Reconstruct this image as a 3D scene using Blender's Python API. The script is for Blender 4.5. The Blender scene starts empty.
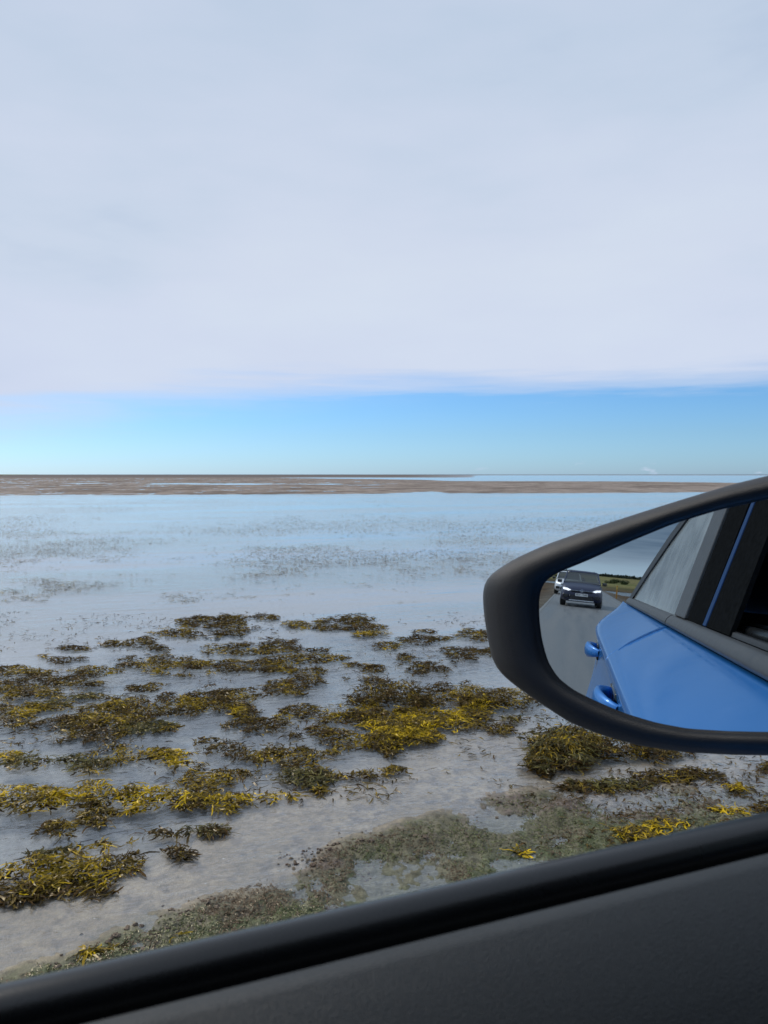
import bpy, bmesh, math, random
import numpy as np
from mathutils import Vector, Matrix
random.seed(7); RNG = np.random.default_rng(7)
SC = bpy.context.scene; COL = SC.collection
R = math.radians

# ------------------------------------------------------------------ camera geometry (metres)
AZ, PITCH, F = R(69), R(2.79), 770.0
CAM = np.array([0, 0, 1.45]); WZ = -0.35          # eye 1.45 m above the road, water level
FW = np.array([-math.sin(AZ)*math.cos(PITCH), math.cos(AZ)*math.cos(PITCH), -math.sin(PITCH)])
RT = np.array([math.cos(AZ), math.sin(AZ), 0.0]); UP = np.cross(RT, FW)

def ray(x, y):
    v = FW*F + RT*(x-384) + UP*(512-y)
    return v/np.linalg.norm(v)
def at(x, y, z=WZ):
    x = np.asarray(x, float); y = np.asarray(y, float)
    v = FW*F + np.multiply.outer(x-384, RT) + np.multiply.outer(512-y, UP)
    t = (z-CAM[2])/v[..., 2]
    return CAM + v*t[..., None]
def proj(P):
    d = P-CAM
    f = d@FW
    f = np.where(f > .05, f, np.nan)
    return 384+F*(d@RT)/f, 512-F*(d@UP)/f

# ------------------------------------------------------------------ numpy noise
def _h(i, j, s):
    n = (i.astype(np.int64)*374761393 + j.astype(np.int64)*668265263 + s*974711) & 0xffffffff
    n = ((n ^ (n >> 13))*1274126177) & 0xffffffff
    return ((n ^ (n >> 16)) & 0xffff)/65535.0
def vnoise(x, y, s=0):
    i = np.floor(x); j = np.floor(y); u = x-i; v = y-j
    u = u*u*(3-2*u); v = v*v*(3-2*v)
    a = _h(i, j, s); b = _h(i+1, j, s); c = _h(i, j+1, s); d = _h(i+1, j+1, s)
    return (a*(1-u)+b*u)*(1-v)+(c*(1-u)+d*u)*v
def fbm(x, y, s=0, o=4):
    t = 0; a = .5; n = 0
    for k in range(o):
        t = t+a*vnoise(x*2**k+k*17.3, y*2**k-k*9.1, s+k); n += a; a *= .55
    return t/n
def ss(a, b, x):
    t = np.clip((x-a)/(b-a), 0, 1); return t*t*(3-2*t)

# ------------------------------------------------------------------ object helpers
def tag(o, label=None, cat=None, group=None, kind=None):
    if label: o['label'] = label
    if cat: o['category'] = cat
    if group: o['group'] = group
    if kind: o['kind'] = kind
    return o
def empty(name, loc=(0, 0, 0), rz=0):
    o = bpy.data.objects.new(name, None); COL.objects.link(o)
    o.location = loc; o.rotation_euler = (0, 0, rz); o.empty_display_size = .1
    return o
def link_mesh(name, me, mats, parent=None, smooth=True):
    if not isinstance(mats, (list, tuple)): mats = [mats]
    for m in mats: me.materials.append(m)
    if smooth and len(me.polygons):
        me.polygons.foreach_set('use_smooth', [True]*len(me.polygons))
    o = bpy.data.objects.new(name, me); COL.objects.link(o)
    if parent is not None: o.parent = parent
    return o
def np_mesh(name, V, Q, mats, parent=None, smooth=True, col=None, floats=None, uv=None):
    me = bpy.data.meshes.new(name)
    V = np.asarray(V, np.float32); Q = np.asarray(Q, np.int32); k = Q.shape[1]
    me.vertices.add(len(V)); me.vertices.foreach_set('co', V.ravel())
    me.loops.add(Q.size); me.loops.foreach_set('vertex_index', Q.ravel())
    me.polygons.add(len(Q)); me.polygons.foreach_set('loop_start', np.arange(0, Q.size, k, dtype=np.int32))
    me.update(calc_edges=True)
    if col is not None:
        a = me.color_attributes.new('tint', 'FLOAT_COLOR', 'POINT')
        c = np.ones((len(V), 4), np.float32); c[:, :3] = col; a.data.foreach_set('color', c.ravel())
    for n, f in (floats or {}).items():
        a = me.attributes.new(n, 'FLOAT', 'POINT'); a.data.foreach_set('value', np.asarray(f, np.float32))
    me.validate()
    return link_mesh(name, me, mats, parent, smooth)
def grid_obj(name, G, mat, parent=None, closed_u=False, closed_v=False, thick=0, smooth=True, flip=False):
    """G: rows x cols x 3 array of points"""
    G = np.asarray(G, float); r, c = G.shape[:2]
    I = np.arange(r*c).reshape(r, c)
    if closed_u: I = np.vstack([I, I[:1]])
    if closed_v: I = np.hstack([I, I[:, :1]])
    Q = np.stack([I[:-1, :-1], I[1:, :-1], I[1:, 1:], I[:-1, 1:]], -1).reshape(-1, 4)
    if flip: Q = Q[:, ::-1]
    o = np_mesh(name, G.reshape(-1, 3), Q, mat, parent, smooth)
    if thick:
        m = o.modifiers.new('t', 'SOLIDIFY'); m.thickness = thick; m.offset = -1
    return o
def bm_obj(name, bm, mat, parent=None, smooth=False, bevel=0, sub=0):
    bmesh.ops.recalc_face_normals(bm, faces=bm.faces)
    me = bpy.data.meshes.new(name); bm.to_mesh(me); bm.free()
    o = link_mesh(name, me, mat, parent, smooth)
    if bevel:
        m = o.modifiers.new('b', 'BEVEL'); m.width = bevel; m.segments = 3; m.limit_method = 'ANGLE'
    if sub:
        m = o.modifiers.new('s', 'SUBSURF'); m.levels = sub; m.render_levels = sub
    return o
def add_box(bm, c, s, rz=0, rx=0):
    M = Matrix.Translation(c) @ Matrix.Rotation(rz, 4, 'Z') @ Matrix.Rotation(rx, 4, 'X') @ Matrix.Diagonal((s[0], s[1], s[2], 1))
    return bmesh.ops.create_cube(bm, size=1, matrix=M)['verts']
def add_cyl(bm, c, r, h, axis='X', seg=32, r2=None):
    rot = {'X': Matrix.Rotation(R(90), 4, 'Y'), 'Y': Matrix.Rotation(R(90), 4, 'X'), 'Z': Matrix.Identity(4)}[axis]
    bmesh.ops.create_cone(bm, cap_ends=True, segments=seg, radius1=r, radius2=r if r2 is None else r2, depth=h, matrix=Matrix.Translation(c) @ rot)
def add_poly(bm, pts):
    return bm.faces.new([bm.verts.new(p) for p in pts])

# ------------------------------------------------------------------ material helpers
def new_mat(name):
    m = bpy.data.materials.new(name); m.use_nodes = True
    nt = m.node_tree; b = nt.nodes['Principled BSDF']
    return m, nt, b
def N(nt, t, **kw):
    n = nt.nodes.new(t)
    for k, v in kw.items():
        if k in n.inputs: n.inputs[k].default_value = v
        else: setattr(n, k, v)
    return n
def noise(nt, scale, detail=4, rough=.6, vec=None, coord='Object', stretch=None):
    n = N(nt, 'ShaderNodeTexNoise'); n.inputs['Scale'].default_value = scale
    n.inputs['Detail'].default_value = detail; n.inputs['Roughness'].default_value = rough
    if vec is None:
        tc = N(nt, 'ShaderNodeTexCoord'); vec = tc.outputs[coord]
    if stretch:
        mp = N(nt, 'ShaderNodeMapping'); mp.inputs['Scale'].default_value = stretch[:3]
        if len(stretch) > 3: mp.inputs['Rotation'].default_value = (0, 0, stretch[3])
        nt.links.new(vec, mp.inputs['Vector']); vec = mp.outputs[0]
    nt.links.new(vec, n.inputs['Vector'])
    return n
def ramp(nt, fac, stops):
    r = N(nt, 'ShaderNodeValToRGB'); e = r.color_ramp.elements
    while len(e) < len(stops): e.new(.5)
    for i, (p, c) in enumerate(stops):
        e[i].position = p; e[i].color = (c[0], c[1], c[2], 1) if hasattr(c, '__len__') else (c, c, c, 1)
    nt.links.new(fac, r.inputs[0]); return r
def bump(nt, b, h, strength=.3, dist=.01):
    n = N(nt, 'ShaderNodeBump'); n.inputs['Strength'].default_value = strength; n.inputs['Distance'].default_value = dist
    nt.links.new(h, n.inputs['Height']); nt.links.new(n.outputs[0], b.inputs['Normal']); return n
def plain(name, col, rough=.5, metal=0, coat=0, var=.15, vscale=8, bscale=0, bstr=.2, bdist=.002, spec=.5, emit=0):
    m, nt, b = new_mat(name)
    n = noise(nt, vscale, 5)
    lo = tuple(c*(1-var) for c in col); hi = tuple(min(1, c*(1+var)) for c in col)
    r = ramp(nt, n.outputs[0], [(.3, lo), (.7, hi)])
    nt.links.new(r.outputs[0], b.inputs['Base Color'])
    rr = ramp(nt, n.outputs[0], [(.3, max(0, rough*.85)), (.7, min(1, rough*1.15))])
    nt.links.new(rr.outputs[0], b.inputs['Roughness'])
    b.inputs['Metallic'].default_value = metal; b.inputs['Coat Weight'].default_value = coat
    b.inputs['Specular IOR Level'].default_value = spec
    if emit:
        b.inputs['Emission Color'].default_value = (1, 1, 1, 1); b.inputs['Emission Strength'].default_value = emit
    if bscale:
        bn = noise(nt, bscale, 3); bump(nt, b, bn.outputs[0], bstr, bdist)
    return m

def paint(name, col, dirt=.25):
    m, nt, b = new_mat(name)
    n = noise(nt, 6, 8, .7); n2 = noise(nt, 34, 6, .65)
    mx = N(nt, 'ShaderNodeMath', operation='MULTIPLY'); nt.links.new(n.outputs[0], mx.inputs[0]); nt.links.new(n2.outputs[0], mx.inputs[1])
    r = ramp(nt, mx.outputs[0], [(.18, col), (.5, tuple(c*(1-dirt)+.32*dirt for c in col))])
    sp = noise(nt, 11, 8, .8); spr = ramp(nt, sp.outputs[0], [(.66, 0.), (.74, .55)])
    mm_ = N(nt, 'ShaderNodeMix', data_type='RGBA'); nt.links.new(spr.outputs[0], mm_.inputs[0]); nt.links.new(r.outputs[0], mm_.inputs[6]); mm_.inputs[7].default_value = (.16, .13, .11, 1)
    nt.links.new(mm_.outputs[2], b.inputs['Base Color'])
    b.inputs['Metallic'].default_value = .25; b.inputs['Roughness'].default_value = .42
    b.inputs['Coat Weight'].default_value = .7
    cr = ramp(nt, mx.outputs[0], [(.15, .02), (.5, .2)])
    nt.links.new(cr.outputs[0], b.inputs['Coat Roughness'])
    return m

MAT = {}
MAT['blue'] = paint('blue car paint', (.004, .20, .62), .015)
MAT['navy'] = paint('navy car paint', (.006, .013, .05), .01); MAT['navy'].node_tree.nodes['Principled BSDF'].inputs['Coat Weight'].default_value = .35; MAT['navy'].node_tree.nodes['Principled BSDF'].inputs['Metallic'].default_value = 0
MAT['deepblue'] = plain('deep blue strip', (.002, .04, .14), .5, 0, 0, .2, 20, spec=.2)
MAT['white'] = paint('white car paint', (.72, .73, .74), .05)
MAT['greypaint'] = paint('dark grey car paint', (.06, .065, .07), .08)
MAT['satin'] = plain('satin grey moulding', (.06, .062, .064), .45, 0, .1, .15, 60, 900, .15, .001)
MAT['rubber'] = plain('black rubber', (.012, .012, .013), .45, 0, 0, .2, 50, 1200, .2, .001)
MAT['tyre'] = plain('tyre rubber', (.02, .02, .021), .8, 0, 0, .2, 20)
MAT['rim'] = plain('alloy rim', (.45, .46, .48), .3, .9, 0, .1, 20)
MAT['gloss'] = plain('gloss black', (.006, .006, .007), .12, 0, .6, .2, 20)
MAT['silver'] = plain('silver trim', (.55, .56, .58), .3, .6, 0, .1, 20)
MAT['plate'] = plain('number plate white', (.75, .76, .74), .4, 0, 0, .05, 20)
MAT['ink'] = plain('black lettering', (.01, .01, .01), .5, 0, 0, .1, 20)
MAT['chrome'] = plain('chrome', (.8, .8, .82), .12, 1, 0, .05, 20)
MAT['head'] = plain('lit headlamp', (.7, .75, .8), .15, 0, 1, .05, 20, emit=1.1)
MAT['tail'] = plain('red tail lamp', (.25, .008, .01), .12, 0, 1, .1, 20)
MAT['seat'] = plain('charcoal seat cloth', (.02, .02, .022), .85, 0, 0, .3, 90, 400, .4, .002)
MAT['lining'] = plain('dark cabin lining', (.025, .025, .028), .85, 0, 0, .15, 40, 300, .2, .001)

def grained(name, col, rough, gscale=1500, gstr=.5, gd=.0006):
    m, nt, b = new_mat(name)
    n = noise(nt, gscale, 2, .5); n2 = noise(nt, 9, 4)
    r = ramp(nt, n.outputs[0], [(.3, tuple(c*.75 for c in col)), (.7, tuple(c*1.3 for c in col))])
    nt.links.new(r.outputs[0], b.inputs['Base Color'])
    rr = ramp(nt, n2.outputs[0], [(.3, rough*.9), (.7, rough*1.1)]); nt.links.new(rr.outputs[0], b.inputs['Roughness'])
    b.inputs['Specular IOR Level'].default_value = .45
    bump(nt, b, n.outputs[0], gstr, gd)
    return m
MAT['bezel'] = grained('mirror housing black plastic', (.0070, .0075, .0098), .55, 1600, .6, .0006)
MAT['trim'] = grained('door trim charcoal plastic', (.028, .034, .039), .5, 2400, .7, .0005)
MAT['seal'] = grained('window seal black rubber', (.009, .010, .011), .28, 1300, .12, .0003)

def glass_mat(name, tint, alpha_t=.35, rough=.03, haze=0.0, hazecol=(.3, .33, .34)):
    """car glass: reflects by Fresnel, lets part of the light through; haze = share of pale diffuse film"""
    m, nt, b = new_mat(name); nt.nodes.remove(b)
    out = nt.nodes['Material Output']
    tr = N(nt, 'ShaderNodeBsdfTransparent'); tr.inputs[0].default_value = (*[t*alpha_t for t in tint], 1)
    gl = N(nt, 'ShaderNodeBsdfGlossy'); gl.inputs['Roughness'].default_value = rough
    fr = N(nt, 'ShaderNodeFresnel'); fr.inputs[0].default_value = 1.5
    mx = N(nt, 'ShaderNodeMixShader'); nt.links.new(fr.outputs[0], mx.inputs[0])
    di = N(nt, 'ShaderNodeBsdfDiffuse'); di.inputs[0].default_value = (*hazecol, 1)
    n = noise(nt, 9, 6, .65); r = ramp(nt, n.outputs[0], [(.3, haze*.55), (.7, min(1, haze*1.35))])
    mh = N(nt, 'ShaderNodeMixShader'); nt.links.new(r.outputs[0], mh.inputs[0])
    nt.links.new(tr.outputs[0], mh.inputs[1]); nt.links.new(di.outputs[0], mh.inputs[2])
    nt.links.new(mh.outputs[0], mx.inputs[1]); nt.links.new(gl.outputs[0], mx.inputs[2])
    nt.links.new(mx.outputs[0], out.inputs[0]); return m
MAT['glass'] = glass_mat('dark car glass', (.7, .8, .8), .35, .02, .03)
MAT['skylit'] = glass_mat('fogged car glass', (.7, .8, .8), .3, .12, .85, (.42, .46, .46))  # bright sky reflection put into the pane as a pale diffuse film
MAT['matt'] = plain('matt black window panel', (.011, .012, .013), .9, 0, 0, .3, 90, 300, .3, .001, spec=.0)
MAT['headglass'] = glass_mat('windscreen', (.8, .9, .85), .22, .02, .08)

# mirror glass
m, nt, b = new_mat('mirror glass')
b.inputs['Metallic'].default_value = 1; b.inputs['Roughness'].default_value = .0
b.inputs['Base Color'].default_value = (.74, .80, .84, 1)
n = noise(nt, 22, 6, .7)
r = ramp(nt, n.outputs[0], [(.55, .0), (.85, .05)]); nt.links.new(r.outputs[0], b.inputs['Roughness'])
MAT['mirror'] = m

# ------------------------------------------------------------------ camera
cam = bpy.data.cameras.new('camera'); co = bpy.data.objects.new('camera', cam); COL.objects.link(co)
co.location = CAM
M3 = Matrix(((RT[0], UP[0], -FW[0]), (RT[1], UP[1], -FW[1]), (RT[2], UP[2], -FW[2])))
co.rotation_euler = M3.to_euler()
cam.sensor_fit = 'VERTICAL'; cam.sensor_height = 24; cam.lens = 24*F/1024
cam.clip_start = .01; cam.clip_end = 30000
cam.dof.use_dof = True; cam.dof.focus_distance = 1.5; cam.dof.aperture_fstop = cam.lens/1.3
SC.camera = co

# ------------------------------------------------------------------ world
def build_world():
    w = bpy.data.worlds.new('World'); SC.world = w; w.use_nodes = True
    nt = w.node_tree; L = nt.links.new
    bg = nt.nodes['Background']
    sky = N(nt, 'ShaderNodeTexSky', sky_type='NISHITA', sun_disc=False)
    sky.sun_elevation = R(42); sky.sun_rotation = R(SUN_ROT); sky.air_density = 1.0; sky.dust_density = .4; sky.ozone_density = 2.0
    tc = N(nt, 'ShaderNodeTexCoord'); D = tc.outputs['Generated']
    def math_(op, a, b_=None, c=None):
        n = N(nt, 'ShaderNodeMath', operation=op)
        for i, v in enumerate((a, b_, c)):
            if v is None: continue
            if isinstance(v, (int, float)): n.inputs[i].default_value = v
            else: L(v, n.inputs[i])
        return n.outputs[0]
    def dot(v):
        n = N(nt, 'ShaderNodeVectorMath', operation='DOT_PRODUCT'); L(D, n.inputs[0]); n.inputs[1].default_value = v; return n.outputs['Value']
    def smooth(x, a, b_):
        n = N(nt, 'ShaderNodeMapRange', interpolation_type='SMOOTHSTEP'); L(x, n.inputs['Value'])
        for k, v in (('From Min', a), ('From Max', b_)):
            if isinstance(v, (int, float)): n.inputs[k].default_value = v
            else: L(v, n.inputs[k])
        return n.outputs['Result']
    z = dot((0, 0, 1)); s = dot(tuple(RT)); f = dot((-math.sin(AZ), math.cos(AZ), 0)); back = dot((.15, -.99, 0))
    comb = N(nt, 'ShaderNodeCombineXYZ'); L(s, comb.inputs[0]); L(f, comb.inputs[1]); L(math_('MULTIPLY', z, 3.2), comb.inputs[2])
    n1 = noise(nt, 2.2, 6, .55, comb.outputs[0]); 
    comb2 = N(nt, 'ShaderNodeCombineXYZ'); L(s, comb2.inputs[0]); L(f, comb2.inputs[1]); L(math_('MULTIPLY', z, 14.0), comb2.inputs[2])
    n2 = noise(nt, 3.0, 7, .6, comb2.outputs[0])
    # lower edge of the cloud deck, open towards the sea
    th = math_('MULTIPLY_ADD', smooth(s, -.75, -.10), .072, .034)
    th = math_('MULTIPLY', th, smooth(f, -.05, .45))
    th = math_('MULTIPLY_ADD', math_('SUBTRACT', n2.outputs[0], .5), .06, th)
    mask = math_('ADD', math_('MULTIPLY', smooth(z, math_('SUBTRACT', th, .014), math_('ADD', th, .006)), .5), math_('MULTIPLY', smooth(z, th, math_('ADD', th, .032)), .5))
    veil = math_('MULTIPLY', smooth(z, math_('SUBTRACT', th, .05), th), smooth(s, .35, -.45))
    veil = math_('MULTIPLY', veil, math_('MULTIPLY', smooth(n1.outputs[0], .35, .65), .55))
    mask = math_('MAXIMUM', mask, veil)
    # small far cumulus just above the horizon
    comb3 = N(nt, 'ShaderNodeCombineXYZ'); L(math_('MULTIPLY', s, 1.0), comb3.inputs[0]); L(math_('MULTIPLY', z, 3.0), comb3.inputs[2])
    n3 = noise(nt, 26, 4, .55, comb3.outputs[0])
    puff = math_('MULTIPLY', smooth(n3.outputs[0], .60, .72), math_('MULTIPLY', smooth(z, .019, .008), .65))
    puff = math_('MULTIPLY', puff, smooth(s, .05, .25))
    mask = math_('MAXIMUM', mask, puff)
    big = noise(nt, 1.1, 5, .5, comb.outputs[0])
    cc = ramp(nt, math_('ADD', math_('MULTIPLY', n1.outputs[0], .5), math_('MULTIPLY', big.outputs[0], .5)),
              [(.32, (.50, .60, .77)), (.42, (.575, .665, .82)), (.52, (.615, .69, .845)), (.68, (.645, .725, .86))])
    top = ramp(nt, z, [(.05, (1.0, 1.0, 1.03)), (.25, (1.03, 1.02, 1.0)), (.6, (.86, .9, .92))])
    cm = N(nt, 'ShaderNodeMix', data_type='RGBA', blend_type='MULTIPLY'); cm.inputs[0].default_value = 1
    L(cc.outputs[0], cm.inputs[6]); L(top.outputs[0], cm.inputs[7])
    # darker rain cloud behind the car
    dk = ramp(nt, n2.outputs[0], [(.38, (.13, .19, .27)), (.62, (.25, .33, .42))])
    lowl = N(nt, 'ShaderNodeMix', data_type='RGBA'); L(smooth(z, .045, .0), lowl.inputs[0]); L(dk.outputs[0], lowl.inputs[6]); lowl.inputs[7].default_value = (.42, .52, .62, 1)
    cm2 = N(nt, 'ShaderNodeMix', data_type='RGBA'); L(math_('MULTIPLY', smooth(back, .55, .85), smooth(z, .75, .45)), cm2.inputs[0])
    L(cm.outputs[2], cm2.inputs[6]); L(lowl.outputs[2], cm2.inputs[7])
    # Nishita sky, scaled
    sk = N(nt, 'ShaderNodeMix', data_type='RGBA', blend_type='MULTIPLY'); sk.inputs[0].default_value = 1
    tz = ramp(nt, z, SKYT)
    L(sky.outputs[0], sk.inputs[6]); L(tz.outputs[0], sk.inputs[7])
    dv = N(nt, 'ShaderNodeVectorMath', operation='SCALE'); L(cm2.outputs[2], dv.inputs[0]); dv.inputs['Scale'].default_value = 1/.1
    fin = N(nt, 'ShaderNodeMix', data_type='RGBA'); L(mask, fin.inputs[0]); L(sk.outputs[2], fin.inputs[6]); L(dv.outputs[0], fin.inputs[7])
    L(fin.outputs[2], bg.inputs[0]); bg.inputs[1].default_value = .1
SUN_AZ = R(242)          # direction the light comes from, degrees from +Y clockwise
SUN_ROT = 242
SKYT = [(0, (.60, .96, 1.66)), (.02, (.56, .92, 1.54)), (.05, (.53, .86, 1.36)), (.12, (.46, .83, 1.30))]
build_world()
sun = bpy.data.lights.new('sun', 'SUN'); sun.energy = 2.0; sun.angle = R(12); sun.color = (1, .93, .83)
so = bpy.data.objects.new('sun', sun); COL.objects.link(so)
el = R(42); sd = Vector((math.sin(SUN_AZ)*math.cos(el), math.cos(SUN_AZ)*math.cos(el), math.sin(el)))
so.rotation_euler = sd.to_track_quat('Z', 'Y').to_euler(); so.location = sd*50
SC.view_settings.view_transform = 'Standard'; SC.view_settings.look = 'None'; SC.view_settings.exposure = 0; SC.view_settings.gamma = 1
SC.render.engine = 'CYCLES'; SC.cycles.max_bounces = 10; SC.cycles.transparent_max_bounces = 12; SC.cycles.use_denoising = True
SC.cycles.sample_clamp_indirect = 4; SC.cycles.sample_clamp_direct = 5; SC.cycles.caustics_reflective = False; SC.cycles.caustics_refractive = False

# ------------------------------------------------------------------ ground
YM = np.array([(-400, 1090), (0, 985), (60, 965), (200, 905), (290, 872), (330, 848), (400, 828), (474, 816), (484, 796), (560, 791), (600, 800), (680, 785), (768, 782), (900, 770), (1200, 740)], float)
YW = np.array([(-400, 960), (0, 915), (150, 885), (200, 842), (300, 802), (400, 786), (480, 745), (520, 742), (560, 776), (768, 760), (1200, 700)], float)
def ground_fn(X, Y):
    P = np.stack([X, Y, np.full_like(X, WZ)], -1)
    px, py = proj(P)
    dist = np.hypot(X, Y)
    front = ~np.isnan(px) & (px > -500) & (px < 3500) & (X < -2.0)
    px = np.where(front, px, 0); py = np.where(front, py, 600)
    wob = 9*(fbm(X*1.5, Y*1.5, 3)-.5)*np.clip((py-475)/250, .05, 1.6)*3
    ym = np.interp(px, YM[:, 0], YM[:, 1])+wob; yw = np.interp(px, YW[:, 0], YW[:, 1])+wob
    tm = ss(-10, 12, py-ym+14*(fbm(X*5, Y*5, 13, 4)-.5)+3)                                   # algae mat mask
    # bed height seaward of the mat
    t = (py-yw)/np.maximum(ym-yw, 10)
    hz = np.where(t > 0, -.3545+.0022*np.clip(t, 0, 1), -.353+.0009*(py-yw))
    hz = np.maximum(hz, -.47)
    fine = (fbm(X*9, Y*9, 11)-.5)*.002+(fbm(X*2.2, Y*2.2, 12)-.5)*.003
    near = 1-ss(18, 40, dist)
    hz = hz+fine*near
    lum = fbm(X*7, Y*7, 21, 5)
    lum2 = fbm(X*2.6, Y*2.6, 22, 3)
    lum3 = fbm(X*28, Y*28, 23, 3)
    mat = -.349+.060*np.clip(lum2-.36, 0, 1)+.045*(lum-.47)+.022*(lum3-.5)-.006-.012*ss(560, 660, px)*ss(840, 800, py)*(px > 0)
    hz = hz*(1-tm)+mat*tm
    # far sandbank
    mottle = fbm(X*.20, Y*.20, 31, 5); mottle2 = fbm(X*.9, Y*.9, 32, 3)
    far1 = np.interp(px, [-500, 200, 380, 430, 450, 620, 760, 900], [477, 477, 479, 480, 481, 481.3, 483, 486])
    nearE = np.interp(px, [-500, 0, 380, 432, 450, 600, 700, 760, 900], [495.5, 495.6, 494.0, 491.5, 493.4, 493.2, 492.4, 489.5, 486])
    bankm = ss(-.8, .5, py-far1)*ss(.6, -.5, py-nearE+1.0*(mottle2-.5))
    channel = np.exp(-((py-(483.2+.004*px))/.8)**2)*ss(.35, .6, fbm(px/60, py*.6, 33, 2))*ss(460, 380, px)
    spk = np.interp(px, [0, 300, 430, 450], [.34, .22, .1, .03])
    bh = .05+.09*(mottle-.5)+.05*(mottle2-.5)-.22*spk*ss(.45, .58, fbm(X*1.3, Y*.6, 35, 3))-.07*channel
    hz = np.where(front & (dist > 40), hz*(1-bankm)+(WZ+bh)*bankm, hz)
    farl = ss(380, 520, dist)*ss(520, 400, px)*front
    hz = hz*(1-farl)+(WZ+.25+.3*(mottle-.5))*farl
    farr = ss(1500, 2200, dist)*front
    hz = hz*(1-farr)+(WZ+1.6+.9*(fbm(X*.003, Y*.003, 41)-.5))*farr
    # verge and land away from the photographed flats
    back = ss(-1.5, -7, Y)                                   # behind the car
    side = np.maximum(ss(-2.2, -1.9, X), 0)
    lumb = fbm(X*1.2, Y*1.2, 51, 5)
    brown = -.31+.10*(lumb-.45)+.05*(lum-.5)
    wb = np.clip(np.maximum(back*ss(-90, -30, X-Y*.2) , ss(1, 3, X)), 0, 1)
    wb = np.where(front, wb*ss(-1.5, -9, Y), np.maximum(wb, 1-ss(10, 25, dist)))
    wb = np.where(front & (px > 0), ss(1000, 2600, px)*(1-ss(8, 30, dist)), wb)
    hz = hz*(1-wb)+brown*wb
    chan = np.exp(-((Y+np.where(X < 0, 128, 86)+6*np.sin(X*.04))/8)**2)*(dist > 50)
    hz = np.where(Y < -50, np.minimum(hz, hz*(1-chan)-.6*chan), hz)
    land = ss(-135, -165, Y+np.where(X > 0, -45, 0))*(Y < -60)
    hz = hz*(1-land)+(.15+.5*ss(-200, -900, Y)*3+.7*(fbm(X*.01, Y*.01, 61)-.5)+.15*(lumb-.5))*land
    # road embankment
    edgeL = ss(-3.0+.25*(lumb-.5), -1.75, X); edgeR = ss(4.0, 2.6, X)
    emb = edgeL*edgeR
    top = -.03+.03*(lum-.5)*ss(-1.5, -1.8, X)
    bank_ = np.where(emb > 0, emb, 0)
    hz = hz*(1-bank_)+np.where(np.abs(X-.5) > 2.1, top+.02*(lumb-.5), -.05)*bank_
    # ---- colours
    def c(r, g, b): return np.array([r, g, b])
    def mixc(A, B, k): return A*(1-k[:, None])+B*k[:, None]
    n1 = fbm(X*3, Y*3, 71, 5); n2 = fbm(X*14, Y*14, 72, 4); n3 = fbm(X*.8, Y*.8, 73, 3)
    sand = mixc(np.tile(c(.235, .178, .105), (len(X), 1)), c(.32, .25, .16), ss(.35, .65, n1))
    sand = mixc(sand, c(.125, .093, .062), .85*ss(.55, .7, n2))
    bed = mixc(sand, c(.16, .185, .20), ss(5, -75, py-yw)*.9)  # blue-grey look of deeper water put into the bed colour
    alg = mixc(np.tile(c(.075, .088, .036), (len(X), 1)), c(.155, .16, .085), ss(.4, .62, n2))
    alg = mixc(alg, c(.14, .105, .075), .5*ss(.54, .66, n3+.5*(n2-.5))*ss(-5, 5, 60-(py-ym)))
    mudc = mixc(alg, c(.16, .12, .10), ss(.10, .5, np.exp(-((py-ym-8)/16)**2))*ss(.4, .6, n1)*.9)
    rightm = ss(560, 660, px)*ss(835, 800, py)
    mudc = mixc(mudc, c(.20, .175, .15), rightm*.5)
    low = ss(.010, -.004, hz-(WZ+.002))*tm
    mudc = mixc(mudc, c(.13, .135, .095), low*.5)
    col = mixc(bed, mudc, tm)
    bank = mixc(np.tile(c(.21, .168, .138), (len(X), 1)), c(.33, .275, .232), ss(.35, .65, mottle2))
    bank = mixc(bank, c(.10, .07, .05), ss(.5, .7, mottle)*.6)
    isb = np.where(front & (dist > 40), np.clip(bankm, 0, 1), 0)
    col = mixc(col, bank, isb)
    col = mixc(col, c(.15, .122, .105), np.clip(farl, 0, 1)*1.)
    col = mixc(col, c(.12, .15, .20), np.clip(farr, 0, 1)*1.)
    br = mixc(np.tile(c(.045, .032, .02), (len(X), 1)), c(.11, .075, .045), ss(.35, .65, lum))
    col = mixc(col, br, np.clip(wb, 0, 1))
    emb_c = mixc(np.tile(c(.075, .062, .05), (len(X), 1)), c(.14, .125, .10), ss(.4, .6, lum))
    col = mixc(col, emb_c, np.clip(bank_, 0, 1))
    gr = mixc(np.tile(c(.085, .10, .03), (len(X), 1)), c(.20, .18, .07), ss(.35, .65, fbm(X*.012, Y*.05, 81, 4)))
    gr = mixc(gr, c(.16, .12, .07), ss(.55, .7, fbm(X*.03, Y*.06, 82, 3)))
    col = mixc(col, gr, np.clip(land, 0, 1))
    wet = np.clip(1-tm*.6-np.clip(land+wb, 0, 1)*.8-np.clip(isb+farl+farr, 0, 1)*.8, 0, 1)
    col = col*(1-.30*(ss(-.0005, .0015, hz-WZ)*(1-tm)*(wet > .9)))[:, None]
    return hz, col, wet, tm*near

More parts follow.
